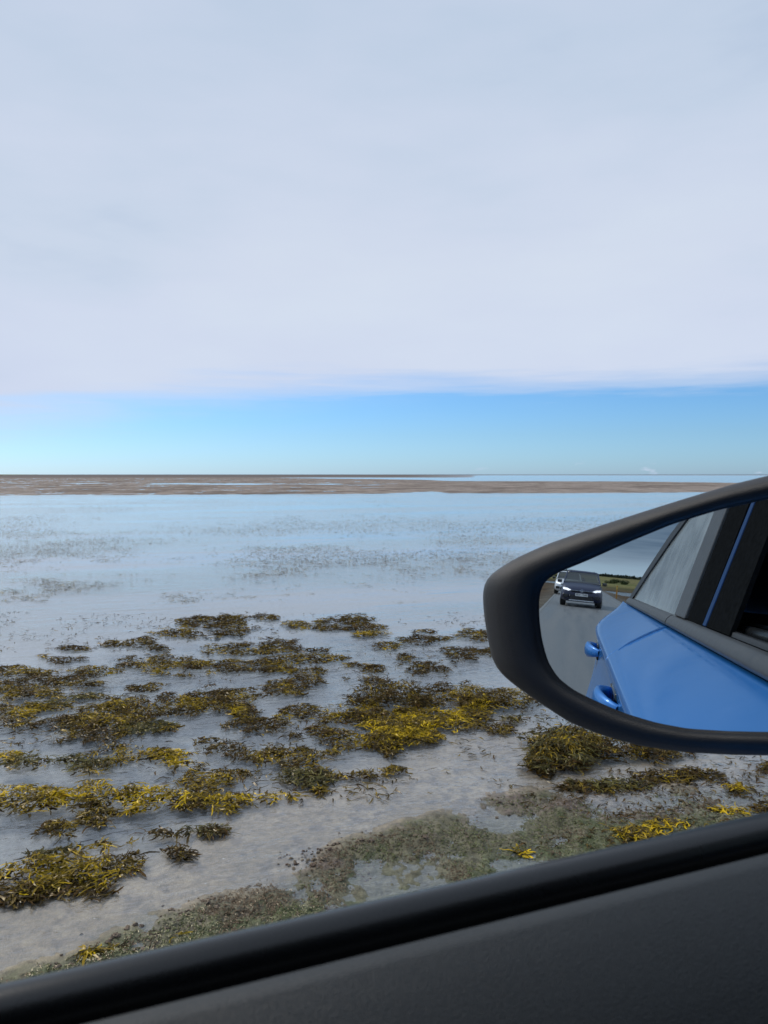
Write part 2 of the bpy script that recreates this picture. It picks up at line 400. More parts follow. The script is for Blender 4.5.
def wall_arr(a, b, n, g=1.0):
    return np.linspace(a, b, n)
azs = np.concatenate([np.linspace(R(69-34), R(69+33), 760), np.linspace(R(69+33), R(69-34+360), 300)[1:-1]])
rs = np.concatenate([np.geomspace(.4, 2.2, 22)[:-1], np.geomspace(2.2, 14, 420)[:-1], np.geomspace(14, 520, 420)[:-1], np.geomspace(520, 12000, 60)])
A_, R_ = np.meshgrid(azs, rs)
GX = (-np.sin(A_)*R_).ravel(); GY = (np.cos(A_)*R_).ravel()
hz, gcol, gwet, gmat = ground_fn(GX, GY)
I = np.arange(len(GX)).reshape(A_.shape); I = np.hstack([I, I[:, :1]])
Q = np.stack([I[:-1, :-1], I[1:, :-1], I[1:, 1:], I[:-1, 1:]], -1).reshape(-1, 4)
m, nt, b = new_mat('tidal flat')
at_ = N(nt, 'ShaderNodeAttribute', attribute_name='tint'); wt = N(nt, 'ShaderNodeAttribute', attribute_name='wet'); mt_ = N(nt, 'ShaderNodeAttribute', attribute_name='mat')
nn = noise(nt, 24, 9, .78); nr = ramp(nt, nn.outputs[0], [(.33, .35), (.67, 1.65)])
mx = N(nt, 'ShaderNodeMix', data_type='RGBA', blend_type='MULTIPLY'); mx.inputs[0].default_value = 1
nt.links.new(at_.outputs['Color'], mx.inputs[6]); nt.links.new(nr.outputs[0], mx.inputs[7]); 
# bright shell crumbs
vo = N(nt, 'ShaderNodeTexVoronoi'); vo.inputs['Scale'].default_value = 7
tc = N(nt, 'ShaderNodeTexCoord'); nt.links.new(tc.outputs['Object'], vo.inputs['Vector'])
vr = ramp(nt, vo.outputs['Distance'], [(.025, 1.), (.04, 0.)])
mx2 = N(nt, 'ShaderNodeMix', data_type='RGBA'); nt.links.new(vr.outputs[0], mx2.inputs[0]); nt.links.new(mx.outputs[2], mx2.inputs[6]); mx2.inputs[7].default_value = (.6, .58, .54, 1)
nt.links.new(mx2.outputs[2], b.inputs['Base Color'])
rr = N(nt, 'ShaderNodeMapRange'); nt.links.new(wt.outputs['Fac'], rr.inputs['Value']); rr.inputs['To Min'].default_value = .7; rr.inputs['To Max'].default_value = .30

nt.links.new(rr.outputs[0], b.inputs['Roughness'])
nb = noise(nt, 130, 4, .7); nb2 = noise(nt, 30, 5, .6, stretch=(1, .35, 1, R(20)))
ad = N(nt, 'ShaderNodeMath', operation='MULTIPLY_ADD'); nt.links.new(nb2.outputs[0], ad.inputs[0]); nt.links.new(mt_.outputs['Fac'], ad.inputs[1]); nt.links.new(nb.outputs[0], ad.inputs[2])
bump(nt, b, ad.outputs[0], .55, .010)
sr = N(nt, 'ShaderNodeMapRange'); nt.links.new(wt.outputs['Fac'], sr.inputs['Value']); sr.inputs['To Min'].default_value = .02; sr.inputs['To Max'].default_value = .8; sr.inputs['From Min'].default_value = .2; nt.links.new(sr.outputs[0], b.inputs['Specular IOR Level'])
MAT['flat'] = m
tag(np_mesh('ground', np.stack([GX, GY, hz], -1), Q, m, col=gcol, floats={'wet': gwet, 'mat': gmat}), kind='structure')

def gz(x, y):
    return ground_fn(np.atleast_1d(np.asarray(x, float)), np.atleast_1d(np.asarray(y, float)))[0]

# ------------------------------------------------------------------ water
m, nt, b = new_mat('shallow sea water'); nt.nodes.remove(b); out = nt.nodes['Material Output']
tc = N(nt, 'ShaderNodeTexCoord')
dark = N(nt, 'ShaderNodeBsdfTransparent'); dark.inputs[0].default_value = (.93, .93, .92, 1)
silt = N(nt, 'ShaderNodeBsdfDiffuse'); silt.inputs[0].default_value = (.34, .38, .42, 1)
ms = N(nt, 'ShaderNodeMixShader'); ms.inputs[0].default_value = .10
nt.links.new(dark.outputs[0], ms.inputs[1]); nt.links.new(silt.outputs[0], ms.inputs[2])
gl = N(nt, 'ShaderNodeBsdfGlossy'); gl.inputs['Roughness'].default_value = .12; gl.inputs[0].default_value = (.96, .975, .98, 1)
fr = N(nt, 'ShaderNodeFresnel'); fr.inputs[0].default_value = 1.7
mxs = N(nt, 'ShaderNodeMixShader')
geo = N(nt, 'ShaderNodeNewGeometry'); inv = N(nt, 'ShaderNodeMath', operation='SUBTRACT'); inv.inputs[0].default_value = 1; nt.links.new(geo.outputs['Backfacing'], inv.inputs[1])
fm = N(nt, 'ShaderNodeMath', operation='MULTIPLY'); nt.links.new(fr.outputs[0], fm.inputs[0]); nt.links.new(inv.outputs[0], fm.inputs[1])
nt.links.new(fm.outputs[0], mxs.inputs[0]); nt.links.new(ms.outputs[0], mxs.inputs[1]); nt.links.new(gl.outputs[0], mxs.inputs[2]); nt.links.new(mxs.outputs[0], out.inputs[0])
rip = noise(nt, 5.5, 4, .6, tc.outputs['Object'], stretch=(1.0, .45, 1, R(-18)))
rip2 = noise(nt, 34, 3, .6, tc.outputs['Object'], stretch=(1.0, .5, 1, R(-18)))
swell = noise(nt, .9, 3, .5, tc.outputs['Object'], stretch=(1, .3, 1, R(-18)))
patch = noise(nt, .16, 5, .6, tc.outputs['Object'], stretch=(1.6, .35, 1, R(-20)))
pr = ramp(nt, patch.outputs[0], [(.40, .25), (.58, 1.6)])
def mm(op, a, c):
    n = N(nt, 'ShaderNodeMath', operation=op)
    for i, v in enumerate((a, c)):
        if isinstance(v, (int, float)): n.inputs[i].default_value = v
        else: nt.links.new(v, n.inputs[i])
    return n.outputs[0]
hgt = mm('ADD', mm('MULTIPLY', mm('ADD', mm('MULTIPLY', rip.outputs[0], 1.0), mm('MULTIPLY', rip2.outputs[0], .16)), pr.outputs[0]), mm('MULTIPLY', swell.outputs[0], 1.2))
bp = N(nt, 'ShaderNodeBump'); bp.inputs['Strength'].default_value = 1.0; bp.inputs['Distance'].default_value = .016
nt.links.new(hgt, bp.inputs['Height']); nt.links.new(bp.outputs[0], gl.inputs['Normal']); nt.links.new(bp.outputs[0], fr.inputs['Normal'])
MAT['water'] = m
bm = bmesh.new(); add_poly(bm, [(-12000, -12000, WZ), (12000, -12000, WZ), (12000, 12000, WZ), (-12000, 12000, WZ)])
o = bm_obj('water', bm, m); tag(o, kind='structure')

# ------------------------------------------------------------------ road
m, nt, b = new_mat('wet asphalt')
n = noise(nt, 28, 8, .85); n2 = noise(nt, 1.1, 3, .5, stretch=(2.6, .12, 1))
mix = mm = None
a1 = N(nt, 'ShaderNodeMath', operation='ADD'); nt.links.new(n.outputs[0], a1.inputs[0]); a0 = N(nt, 'ShaderNodeMath', operation='MULTIPLY_ADD'); nt.links.new(n2.outputs[0], a0.inputs[0]); a0.inputs[1].default_value = .35; a0.inputs[2].default_value = .325; nt.links.new(a0.outputs[0], a1.inputs[1])
r = ramp(nt, a1.outputs[0], [(.80, (.07, .073, .074)), (1.15, (.16, .165, .165))]); nt.links.new(r.outputs[0], b.inputs['Base Color'])
rr = ramp(nt, n2.outputs[0], [(.35, .28), (.65, .5)]); nt.links.new(rr.outputs[0], b.inputs['Roughness'])
bump(nt, b, n.outputs[0], .9, .008)
MAT['road'] = m
xs = np.linspace(-1.62, 2.35, 24); ys = np.concatenate([-np.geomspace(60, 900, 60)[::-1], np.linspace(-58, 60, 240), np.geomspace(64, 400, 30)])
XX, YY = np.meshgrid(xs, ys)
ZZ = -.012*((XX-.35)/2)**2 + .004*(fbm(XX*1.3, YY*.8, 91)-.5)
XX = XX + np.where(np.abs(XX-.365) > 1.9, .05*(fbm(XX*0+3, YY*1.6, 92)-.5), 0)
G = np.stack([XX, YY, ZZ], -1)
Lk = G[:, :1].copy(); Lk[..., 2] -= .12; Lk[..., 0] -= .03
Rk = G[:, -1:].copy(); Rk[..., 2] -= .12; Rk[..., 0] += .03
tag(grid_obj('road', np.concatenate([Lk, G, Rk], 1), MAT['road'], flip=True), kind='structure')
m = plain('worn road paint', (.17, .175, .17), .6, 0, 0, .35, 6)
ym_ = np.concatenate([-np.geomspace(20, 300, 100)[::-1], np.linspace(-19.5, 40, 200)])
G = np.stack([np.stack([np.full_like(ym_, x)+.01*(fbm(ym_*2, ym_*0+x, 93)-.5), ym_, -.012*((x-.35)/2)**2+.006+0*ym_], -1) for x in (-1.56, -1.50)], 1)
tag(grid_obj('road_edge_line', G, m, flip=True), kind='structure')

# ------------------------------------------------------------------ seaweed
m, nt, b = new_mat('wet seaweed')
a = N(nt, 'ShaderNodeAttribute', attribute_name='tint')
df = N(nt, 'ShaderNodeBsdfDiffuse'); nt.links.new(a.outputs['Color'], df.inputs[0])
gs = N(nt, 'ShaderNodeBsdfGlossy'); gs.inputs['Roughness'].default_value = .3; gs.inputs[0].default_value = (1, .93, .8, 1)
ms_ = N(nt, 'ShaderNodeMixShader'); ms_.inputs[0].default_value = .022
nt.links.new(df.outputs[0], ms_.inputs[1]); nt.links.new(gs.outputs[0], ms_.inputs[2]); nt.links.new(ms_.outputs[0], nt.nodes['Material Output'].inputs[0])
b.inputs['Roughness'].default_value = .5; b.inputs['Specular IOR Level'].default_value = .14
b.inputs['Subsurface Weight'].default_value = 0
MAT['weed'] = m
PAL = {'dark': np.array([(.030, .020, .007), (.052, .035, .009), (.090, .060, .012), (.070, .038, .010)]),
       'olive': np.array([(.16, .110, .014), (.095, .068, .012), (.25, .165, .014), (.055, .038, .010)]),
       'yellow': np.array([(.46, .30, .008), (.32, .22, .010), (.21, .15, .012), (.56, .38, .012)]),
       'grey': np.array([(.105, .095, .032), (.066, .060, .022), (.14, .12, .034), (.038, .034, .014)])}
def fronds(P, head, L, W, K, lift, tint, spread=.5, curl=1.1, tw=.55):
    """P n x 3 root points; ribbons lying over the mound"""
    n = len(P); seg = L/(K-1)
    a0 = head+RNG.normal(0, spread, n)
    dh = RNG.normal(0, curl/(K-1), n)
    a_ = a0[:, None]+np.cumsum(dh[:, None]+RNG.normal(0, .16, (n, K)), 1)
    dx = np.cos(a_)*seg[:, None]; dy = np.sin(a_)*seg[:, None]
    X = P[:, :1]+np.cumsum(dx, 1)-dx[:, :1]; Y = P[:, 1:2]+np.cumsum(dy, 1)-dy[:, :1]
    t = np.linspace(0, 1, K)[None]
    Z = P[:, 2:]+lift[:, None]*np.sin(np.pi*np.clip(t*.9+.05, 0, 1))*(1-.4*t) + RNG.normal(0, .002, (n, K)) - (t**2)*(P[:, 2:]-(WZ+.004))*.15
    Z = np.maximum(Z, WZ+.003)
    w = W[:, None]*np.interp(t, [0, .25, .7, 1], [.5, 1, .9, .35])
    tws = RNG.uniform(-tw, tw, (n, 1))+RNG.normal(0, .25, (n, K))
    nx = -np.sin(a_)*np.cos(tws); ny = np.cos(a_)*np.cos(tws); nz = np.sin(tws)
    A = np.stack([X-nx*w/2, Y-ny*w/2, Z-nz*w/2], -1); B = np.stack([X+nx*w/2, Y+ny*w/2, Z+nz*w/2], -1)
    A[..., 2] = np.maximum(A[..., 2], WZ+.002); B[..., 2] = np.maximum(B[..., 2], WZ+.002)
    V = np.stack([A, B], 2).reshape(-1, 3)                   # n*K*2
    base = (np.arange(n)*K*2)[:, None]; k = np.arange(K-1)[None]*2
    Q = np.stack([base+k, base+k+1, base+k+3, base+k+2], -1).reshape(-1, 4)
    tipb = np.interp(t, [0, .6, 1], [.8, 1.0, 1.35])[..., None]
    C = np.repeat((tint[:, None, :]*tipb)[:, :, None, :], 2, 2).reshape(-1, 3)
    return V, Q, C
def weed_patch(ells, dens=1.0):
    Vs, Qs, Cs = [], [], []; off = 0
    for e in ells:
        cx, cy, rx, ry = e[0], e[1], e[2]*1.08, e[3]*1.14; tone = e[4] if len(e) > 4 else 'olive'; h = e[5] if len(e) > 5 else None
        d = F*(1.45-WZ)/(cy-474.5)
        ew = 2*rx*d/F; ed = 2*ry*d/F*d/1.8                    # ground width and depth
        area = math.pi/4*ew*ed*1.9
        if h is None: h = min(.035, .06*ed+.010)
        far = d > 7.5
        n = int(area*(3900 if not far else 2700)*dens)+60
        th = RNG.uniform(0, 2*np.pi, n); r = 1.38*np.sqrt(RNG.uniform(0, 1, n))
        px = cx+rx*r*np.cos(th); py = np.maximum(cy+ry*r*np.sin(th)+h*.35*F/d, 500)
        P = at(px, py)
        q = fbm(P[:, 0]*4.2, P[:, 1]*4.2, 121, 4); q2 = fbm(P[:, 0]*11, P[:, 1]*11, 122, 3)
        body = 1.0-r**2+3.5*(q-.5)+2.0*(q2-.5)
        k = body+RNG.normal(0, .08, n) > .12
        P = P[k]; body = np.clip(body[k], 0, 1.2); q = q[k]; q2 = q2[k]; n = len(P)
        if n < 3: continue
        hh = h*np.clip(body, .05, 1)**.6*(.45+1.1*q2)
        lvl = RNG.uniform(0, 1, n)**.7
        P[:, 2] = WZ+.004+hh*lvl
        tonef = fbm(P[:, 0]*6, P[:, 1]*6, 123, 3)+RNG.normal(0, .09, n)
        ci = RNG.integers(0, 4, n)
        tint = PAL[tone][ci].copy()
        if tone == 'yellow': tint = np.where((tonef < .47)[:, None], PAL['olive'][ci], tint)
        elif tone == 'olive':
            tint = np.where((tonef > .66)[:, None], PAL['yellow'][ci]*.75, tint); tint = np.where((tonef < .42)[:, None], PAL['dark'][ci], tint)
        else: tint = np.where((tonef > .62)[:, None], PAL['olive'][ci], tint)
        tint = tint*RNG.uniform(.6, 1.4, (n, 1))
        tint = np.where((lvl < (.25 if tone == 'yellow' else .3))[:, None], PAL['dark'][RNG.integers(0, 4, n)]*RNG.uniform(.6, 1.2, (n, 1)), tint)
        head = fbm(P[:, 0]*2.6, P[:, 1]*2.6, 124, 2)*14+np.where(RNG.uniform(0, 1, n) < .3, RNG.uniform(0, 6.3, n), 0)
        L = RNG.uniform(.02, .075, n)*RNG.choice([1, 1, 1, 1.5], n)
        W = RNG.uniform(.004, .010, n)*(1.0 if not far else 1.25)
        W = np.where(lvl < .35, W*1.9, W)
        lift = RNG.uniform(-.002, .007, n)*(1+4*h)
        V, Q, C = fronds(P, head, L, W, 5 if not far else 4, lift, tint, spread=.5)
        Vs.append(V); Qs.append(Q+off); Cs.append(C); off += len(V)
        k = RNG.uniform(0, 1, n) < .4
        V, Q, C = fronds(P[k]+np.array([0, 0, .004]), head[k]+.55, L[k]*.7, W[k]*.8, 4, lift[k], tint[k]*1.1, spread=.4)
        Vs.append(V); Qs.append(Q+off); Cs.append(C); off += len(V)
    return np.concatenate(Vs), np.concatenate(Qs), np.concatenate(Cs)
GRP = 'seaweed clumps lying in the shallows'
WEEDS = [
 ('dark thin seaweed clump farthest out in the shallow water', [(207,619,10,3,'dark'),(233,618,17,4,'dark'),(264,617.5,11,2.2,'dark'),(228,626,26,2.6,'dark'),(192,623,12,3.5,'dark'),(190,635,30,4,'olive'),(226,633,22,3,'dark')]),
 ('tiny olive seaweed tuft far out, alone right of the farthest clump', [(296,625.5,11,3.2,'olive')]),
 ('small dark seaweed clump far out with a pale strip of water before it', [(322,622,8,2.8,'olive'),(348,619,20,4,'dark'),(332,628,16,2.3,'dark'),(364,627,18,3,'dark'),(372,634,14,2,'olive')]),
 ('ragged dark seaweed strip far out with a feathery top edge', [(415,639,18,4.4,'dark'),(425,632,13,2.4,'dark'),(445,638.5,12,2,'dark')]),
 ('far olive seaweed clump touching the left edge of the mirror housing', [(474,635,20,4.6,'olive')]),
 ('thin flat olive seaweed sliver left of the feathery strip', [(386,646.5,18,2.8,'olive')]),
 ('dark round seaweed clump just left of the mirror housing', [(462,653.5,20,5.5,'dark'),(490,652,10,3.5,'olive')]),
 ('broken dark seaweed scraps between the far strip and the big brown mound', [(405,658,8,2.6,'dark'),(420,663,15,3.2,'dark'),(420,670,14,4,'dark'),(439,669.5,12,2.8,'dark')]),
 ('tiny dark seaweed scrap just above the big brown mound', [(375,681,11,3.2,'dark')]),
 ('tiny dark seaweed scrap alone in the blue water above the big brown mound', [(374,669,9,2.5,'dark')]),
 ('thin olive seaweed line left of the farthest clump', [(145,642,18,5,'dark'),(115,644,15,2.3,'dark'),(154,646,10,4,'dark'),(70,648,20,2.2,'dark')]),
 ('small feathery brown seaweed tuft in open water near left side', [(62,661,12,5,'dark'),(82,660,7,2.6,'dark'),(43,657,4,1.4,'olive')]),
 ('narrow seaweed tongue at the left edge in open water', [(15,671,32,4,'olive')]),
 ('wide olive seaweed bank in the middle distance', [(123,662,15,4.5,'dark'),(172,664,34,9.5,'olive'),(235,666,42,6,'olive'),(235,650,32,5,'olive'),(270,644,28,4,'dark')]),
 ('yellow green seaweed streak at the far right end of the wide bank', [(308,650,22,2.6,'dark'),(312,659,36,4.6,'olive'),(352,666,14,1.8,'olive'),(300,672,38,3,'olive'),(308,680,34,5.6,'dark')]),
 ('long olive seaweed band running in from the left edge', [(95,672,28,6,'olive'),(60,681,32,5.6,'dark'),(22,692,36,7.5,'olive'),(85,697,20,2.6,'grey')]),
 ('dark seaweed patch against the left edge below the long band', [(15,713,26,8.5,'olive'),(50,706,18,4.5,'grey')]),
 ('large brown seaweed mound left of centre with ragged edges', [(78,731,38,12,'dark'),(108,717,30,11,'olive'),(140,708,30,9,'dark'),(165,700,12,5,'dark'),(149,688,15,3.6,'dark')]),
 ('small grey brown seaweed pair right of the ragged mound', [(130,729,17,4.5,'grey'),(160,726,14,4.5,'grey')]),
 ('loose seaweed tangle in the centre of the pools', [(190,705,15,10,'olive'),(212,700,17,11,'dark'),(246,700,24,8,'olive'),(248,711,15,8,'olive'),(287,691,21,5.6,'olive')]),
 ('dark pointed seaweed clump between two blue pools', [(258,724,30,6,'dark'),(300,713,26,5.5,'olive'),(316,730,11,3.6,'dark'),(293,736,5,2.4,'dark')]),
 ('high dark brown seaweed mound left of the mirror', [(388,694,34,12,'dark',.10),(375,703,30,8,'dark',.06)]),
 ('broad brown seaweed mound tucked under the mirror corner', [(440,687,27,6,'dark',.05),(490,697,42,8.5,'olive',.06),(450,700,40,6.5,'dark',.05)]),
 ('bright mustard yellow seaweed sheet in the middle of the shore', [(365,711,38,7,'olive'),(348,719,26,5.5,'dark'),(425,722,52,12,'yellow'),(400,733,38,12,'yellow'),(362,742,34,11,'olive'),(372,748,20,8,'dark'),(470,712,18,6,'olive')]),
 ('long dark olive seaweed ridge across the left and centre', [(60,763,50,9,'grey'),(135,753,40,9,'olive'),(175,756,28,7.5,'yellow'),(230,752,40,11,'dark'),(290,757,46,9,'olive'),(12,757,12,3.5,'yellow')]),
 ('big golden seaweed heap at the left edge', [(30,797,42,12,'yellow',.06),(90,795,45,13,'yellow',.07),(145,797,34,11,'yellow',.06),(95,812,34,7,'dark',.03)]),
 ('small brown seaweed scrap just below the golden heap', [(55,828,19,6.5,'olive'),(95,822,14,4.5,'dark')]),
 ('olive seaweed clump right of the golden heap', [(197,782,25,9,'olive'),(235,773,30,4.6,'olive'),(190,808,12,4.5,'dark')]),
 ('low yellow tipped seaweed clump nearest the bare sand', [(215,804,26,8,'olive'),(262,798,38,6.5,'yellow')]),
 ('thin forked seaweed spray at the edge of the bare sand', [(300,778,34,7,'grey'),(350,775,40,4.6,'olive'),(392,770,13,3.4,'olive'),(319,792,6,2,'olive')]),
 ('flat sparse seaweed scrap lying on wet sand below the low clump', [(170,834,25,2.4,'dark'),(200,829,20,4.5,'grey'),(212,832,16,3.5,'dark')]),
 ('single small brown seaweed scrap on wet sand', [(178,853,14,4.5,'dark')]),
 ('large near seaweed heap in the lower left corner', [(28,876,45,17,'olive',.06),(85,868,40,14,'olive',.06),(122,864,26,10,'dark'),(20,894,46,10,'dark'),(62,890,40,10,'dark'),(35,857,12,4,'grey'),(71,852,14,3.6,'grey'),(103,847,8,4,'olive'),(127,843,10,4,'yellow')]),
 ('round shaggy seaweed mound directly under the mirror', [(563,747,38,18,'grey',.085),(572,741,34,15,'olive',.085),(552,756,24,12,'dark',.06)]),
 ('dark seaweed trail running right from the shaggy mound', [(622,750,38,10,'dark',.06),(662,752,32,6,'dark',.04)]),
 ('little dark seaweed tuft left of the shaggy mound', [(501,728,11,5,'dark'),(512,719,14,3,'grey')]),
 ('low brown seaweed strip behind the green algae mat', [(580,788,20,4.5,'dark'),(604,786,34,4.5,'grey')]),
 ('brown seaweed strip on mud under the right end of the mirror', [(668,777,27,4.6,'olive'),(700,773,24,4.2,'dark')]),
 ('tiny olive seaweed scrap among mud crumbs right of the brown strip', [(735,789,11,2.8,'olive')]),
 ('mustard seaweed strands on the mud beside the car door', [(640,834,30,7,'yellow',.03),(675,825,30,6,'yellow',.03)]),
 ('small yellow seaweed tuft near the right edge of the mud', [(732,812,19,4,'yellow')]),
 ('dark seaweed clump at the right edge below the mirror', [(764,766,9,5,'dark')]),
 ('olive seaweed clump at the right edge touching the window seal', [(768,808,11,5,'olive')]),
 ('tiny yellow seaweed sprig on the green algae mat', [(523,853,9,4,'yellow')]),
 ('upright bright yellow seaweed sprig by the window seal', [(176,934,10,5,'yellow',.05)]),
 ('smallest yellow seaweed sprig at lower left beside the window seal', [(87,955,5,3,'yellow',.02),(115,953,12,1.5,'olive',.01)]),
]
for lab, ells in WEEDS:
    V, Q, C = weed_patch(ells)
    c0 = V.mean(0); c0[2] = WZ
    o = np_mesh('seaweed_clump', V-c0, Q, MAT['weed'], smooth=False, col=C); o.location = c0
    tag(o, lab, 'seaweed', GRP)
# loose scraps drifting between the clumps
def scraps(n, xr, yr, tone, L, W, name, thr, scale):
    px = RNG.uniform(*xr, n*5); py = yr[0]+(yr[1]-yr[0])*RNG.uniform(0, 1, n*5)**1.4
    P = at(px, py); k = fbm(P[:, 0]*scale, P[:, 1]*scale, 101, 4)+RNG.normal(0, .04, len(P)) > thr
    P = P[k][:n]; m_ = len(P)
    z = np.maximum(WZ+.003, gz(P[:, 0], P[:, 1])+.002); P[:, 2] = z
    V, Q, C = fronds(P, RNG.uniform(0, 6.28, m_), RNG.uniform(*L, m_), RNG.uniform(*W, m_), 4, RNG.uniform(0, .012, m_), PAL[tone][RNG.integers(0, 4, m_)]*RNG.uniform(.7, 1.4, (m_, 1)))
    return V, Q, C
parts = [scraps(2600, (-30, 800), (612, 800), 'dark', (.03, .09), (.005, .011), '', .56, 1.6),
         scraps(900, (-30, 800), (620, 800), 'olive', (.03, .09), (.005, .010), '', .57, 1.6),
         scraps(900, (480, 800), (770, 850), 'dark', (.02, .07), (.004, .01), '', .50, 3)]
off = 0; Vs, Qs, Cs = [], [], []
for V, Q, C in parts: Vs.append(V); Qs.append(Q+off); Cs.append(C); off += len(V)
tag(np_mesh('seaweed_scraps', np.concatenate(Vs), np.concatenate(Qs), MAT['weed'], smooth=False, col=np.concatenate(Cs)),
    'loose scraps of brown seaweed drifting between the clumps', 'seaweed', kind='stuff')
# weed tips breaking the surface farther out
n = 46000
px = RNG.uniform(-60, 900, n*3); py = 498+105*RNG.uniform(0, 1, n*3)**1.2
P = at(px, py); kk = fbm(px/95, py/15, 111, 5)+.35*(fbm(px/26, py/2.6, 112, 3)-.5)+RNG.normal(0, .08, len(P)) > .50+.05*ss(250, 600, px)+.14*ss(560, 605, py)
P = P[kk][:n]; m_ = len(P); P[:, 2] = WZ+.006
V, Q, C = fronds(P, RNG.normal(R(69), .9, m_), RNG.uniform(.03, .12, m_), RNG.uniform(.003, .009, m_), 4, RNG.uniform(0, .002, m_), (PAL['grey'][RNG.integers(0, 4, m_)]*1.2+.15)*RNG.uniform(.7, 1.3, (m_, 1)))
tag(np_mesh('distant_weed_tips', V, Q, MAT['weed'], smooth=False, col=C), 'grey brown weed tips breaking the open water surface', 'seaweed', kind='stuff')

# filaments of the green algae mat
n = 70000
px = RNG.uniform(-40, 820, n); py = RNG.uniform(780, 1000, n)
P = at(px, py); ymv = np.interp(px, YM[:, 0], YM[:, 1])
k = (py > ymv+4+RNG.normal(0, 4, n)) & (fbm(P[:, 0]*2.6, P[:, 1]*2.6, 22, 3)+RNG.normal(0, .05, n) > .46) & (P[:, 0] < -2.4)
P = P[k]; m_ = len(P); P[:, 2] = gz(P[:, 0], P[:, 1])+.002
tn = np.array([(.085, .10, .04), (.13, .14, .065), (.07, .075, .03), (.17, .17, .10)])[RNG.integers(0, 4, m_)]
rm = ((.5*fbm(P[:, 0]*1.1, P[:, 1]*1.1, 73, 3)+.5*fbm(P[:, 0]*6, P[:, 1]*6, 75, 3)+RNG.normal(0, .03, m_) > .585) | (RNG.uniform(0, 1, m_) < .08))[:, None]
tn = np.where(rm, np.array([.11, .078, .05]), tn)*RNG.uniform(.7, 1.25, (m_, 1))
def flat_fil(P, n):
    a = RNG.normal(R(150), .6, n); L = RNG.uniform(.006, .022, n); W = RNG.uniform(.002, .005, n); K = 3
    t = np.linspace(0, 1, K)[None]
    aa = a[:, None]+t*RNG.normal(0, .7, n)[:, None]
    X = P[:, :1]+np.cos(aa)*L[:, None]*t; Y = P[:, 1:2]+np.sin(aa)*L[:, None]*t; Z = P[:, 2:]+.002*np.sin(t*3.1)
    A = np.stack([X-np.sin(aa)*W[:, None]/2, Y+np.cos(aa)*W[:, None]/2, Z], -1); B = np.stack([X+np.sin(aa)*W[:, None]/2, Y-np.cos(aa)*W[:, None]/2, Z+.001], -1)
    V = np.stack([A, B], 2).reshape(-1, 3); base = (np.arange(n)*K*2)[:, None]; k = np.arange(K-1)[None]*2
    return V, np.stack([base+k, base+k+1, base+k+3, base+k+2], -1).reshape(-1, 4)
V, Q = flat_fil(P, m_)
tag(np_mesh('green_algae', V, Q, MAT['weed'], smooth=False, col=np.repeat(tn, 6, 0)), 'matted grey green algae strands on the mud beside the car', 'algae', kind='stuff')

# mud clods and pebbles along the edge of the mat
bm0 = bmesh.new(); bmesh.ops.create_icosphere(bm0, subdivisions=3, radius=1); bm0.verts.ensure_lookup_table()
IV = np.array([v.co[:] for v in bm0.verts]); IF = np.array([[v.index for v in f.verts] for f in bm0.faces]); bm0.free()
Vs, Fs, Cs = [], [], []; off = 0
def clod(x, y, r, tint, flat=.45):
    global off
    z = float(gz(x, y)[0])
    s = RNG.uniform(0, 100); r = min(r, .012)
    k = 1+.9*(vnoise(IV[:, 0]*2.2+s, IV[:, 1]*2.2+IV[:, 2]*1.7, 5)-.5)+.9*(vnoise(IV[:, 0]*4.5+s, IV[:, 2]*4.5+IV[:, 1]*2.1, 6)-.5)
    V = IV*k[:, None]*np.array([r, r*RNG.uniform(.7, 1.2), r*flat])
    a = RNG.uniform(0, 6.28); V = V@np.array([[math.cos(a), -math.sin(a), 0], [math.sin(a), math.cos(a), 0], [0, 0, 1]])
    Vs.append(V+np.array([x, y, z+r*flat*.25])); Fs.append(IF+off); off += len(V)
    Cs.append(np.tile(np.array(tint)*RNG.uniform(.75, 1.25), (len(V), 1)))
for _ in range(520):
    px = RNG.uniform(-10, 800); 
    py = np.interp(px, YM[:, 0], YM[:, 1])+RNG.normal(6, 9)
    p = at(px, py)
    if vnoise(np.array([p[0]*2.5]), np.array([p[1]*2.5]), 9)[0] < .42: continue
    clod(p[0], p[1], RNG.lognormal(-5.15, .6), (.15, .115, .085) if RNG.uniform() < .7 else (.09, .07, .055))
for px, py, r in [(311,852,.035),(322,850,.03),(300,861,.05),(315,863,.04),(283,856,.022),(305,858,.03),(290,866,.035),(330,866,.02),(356,852,.022),(366,876,.02),(341,877,.02)]:
    p = at(px, py)
    for _ in range(9):
        clod(p[0]+RNG.normal(0, r*.8), p[1]+RNG.normal(0, r*.8), r*RNG.uniform(.1, .3), (.17, .135, .095) if RNG.uniform() < .6 else (.12, .08, .06), .7)
for _ in range(300):
    p = at(RNG.uniform(600, 768), RNG.uniform(778, 815)); clod(p[0], p[1], RNG.lognormal(-4.9, .4), (.14, .11, .08))
tag(np_mesh('mud_clods', np.concatenate(Vs), np.concatenate(Fs), MAT['weed'], smooth=True, col=np.concatenate(Cs)), 'small brown mud clods and pebbles along the edge of the algae', 'pebbles', kind='stuff')

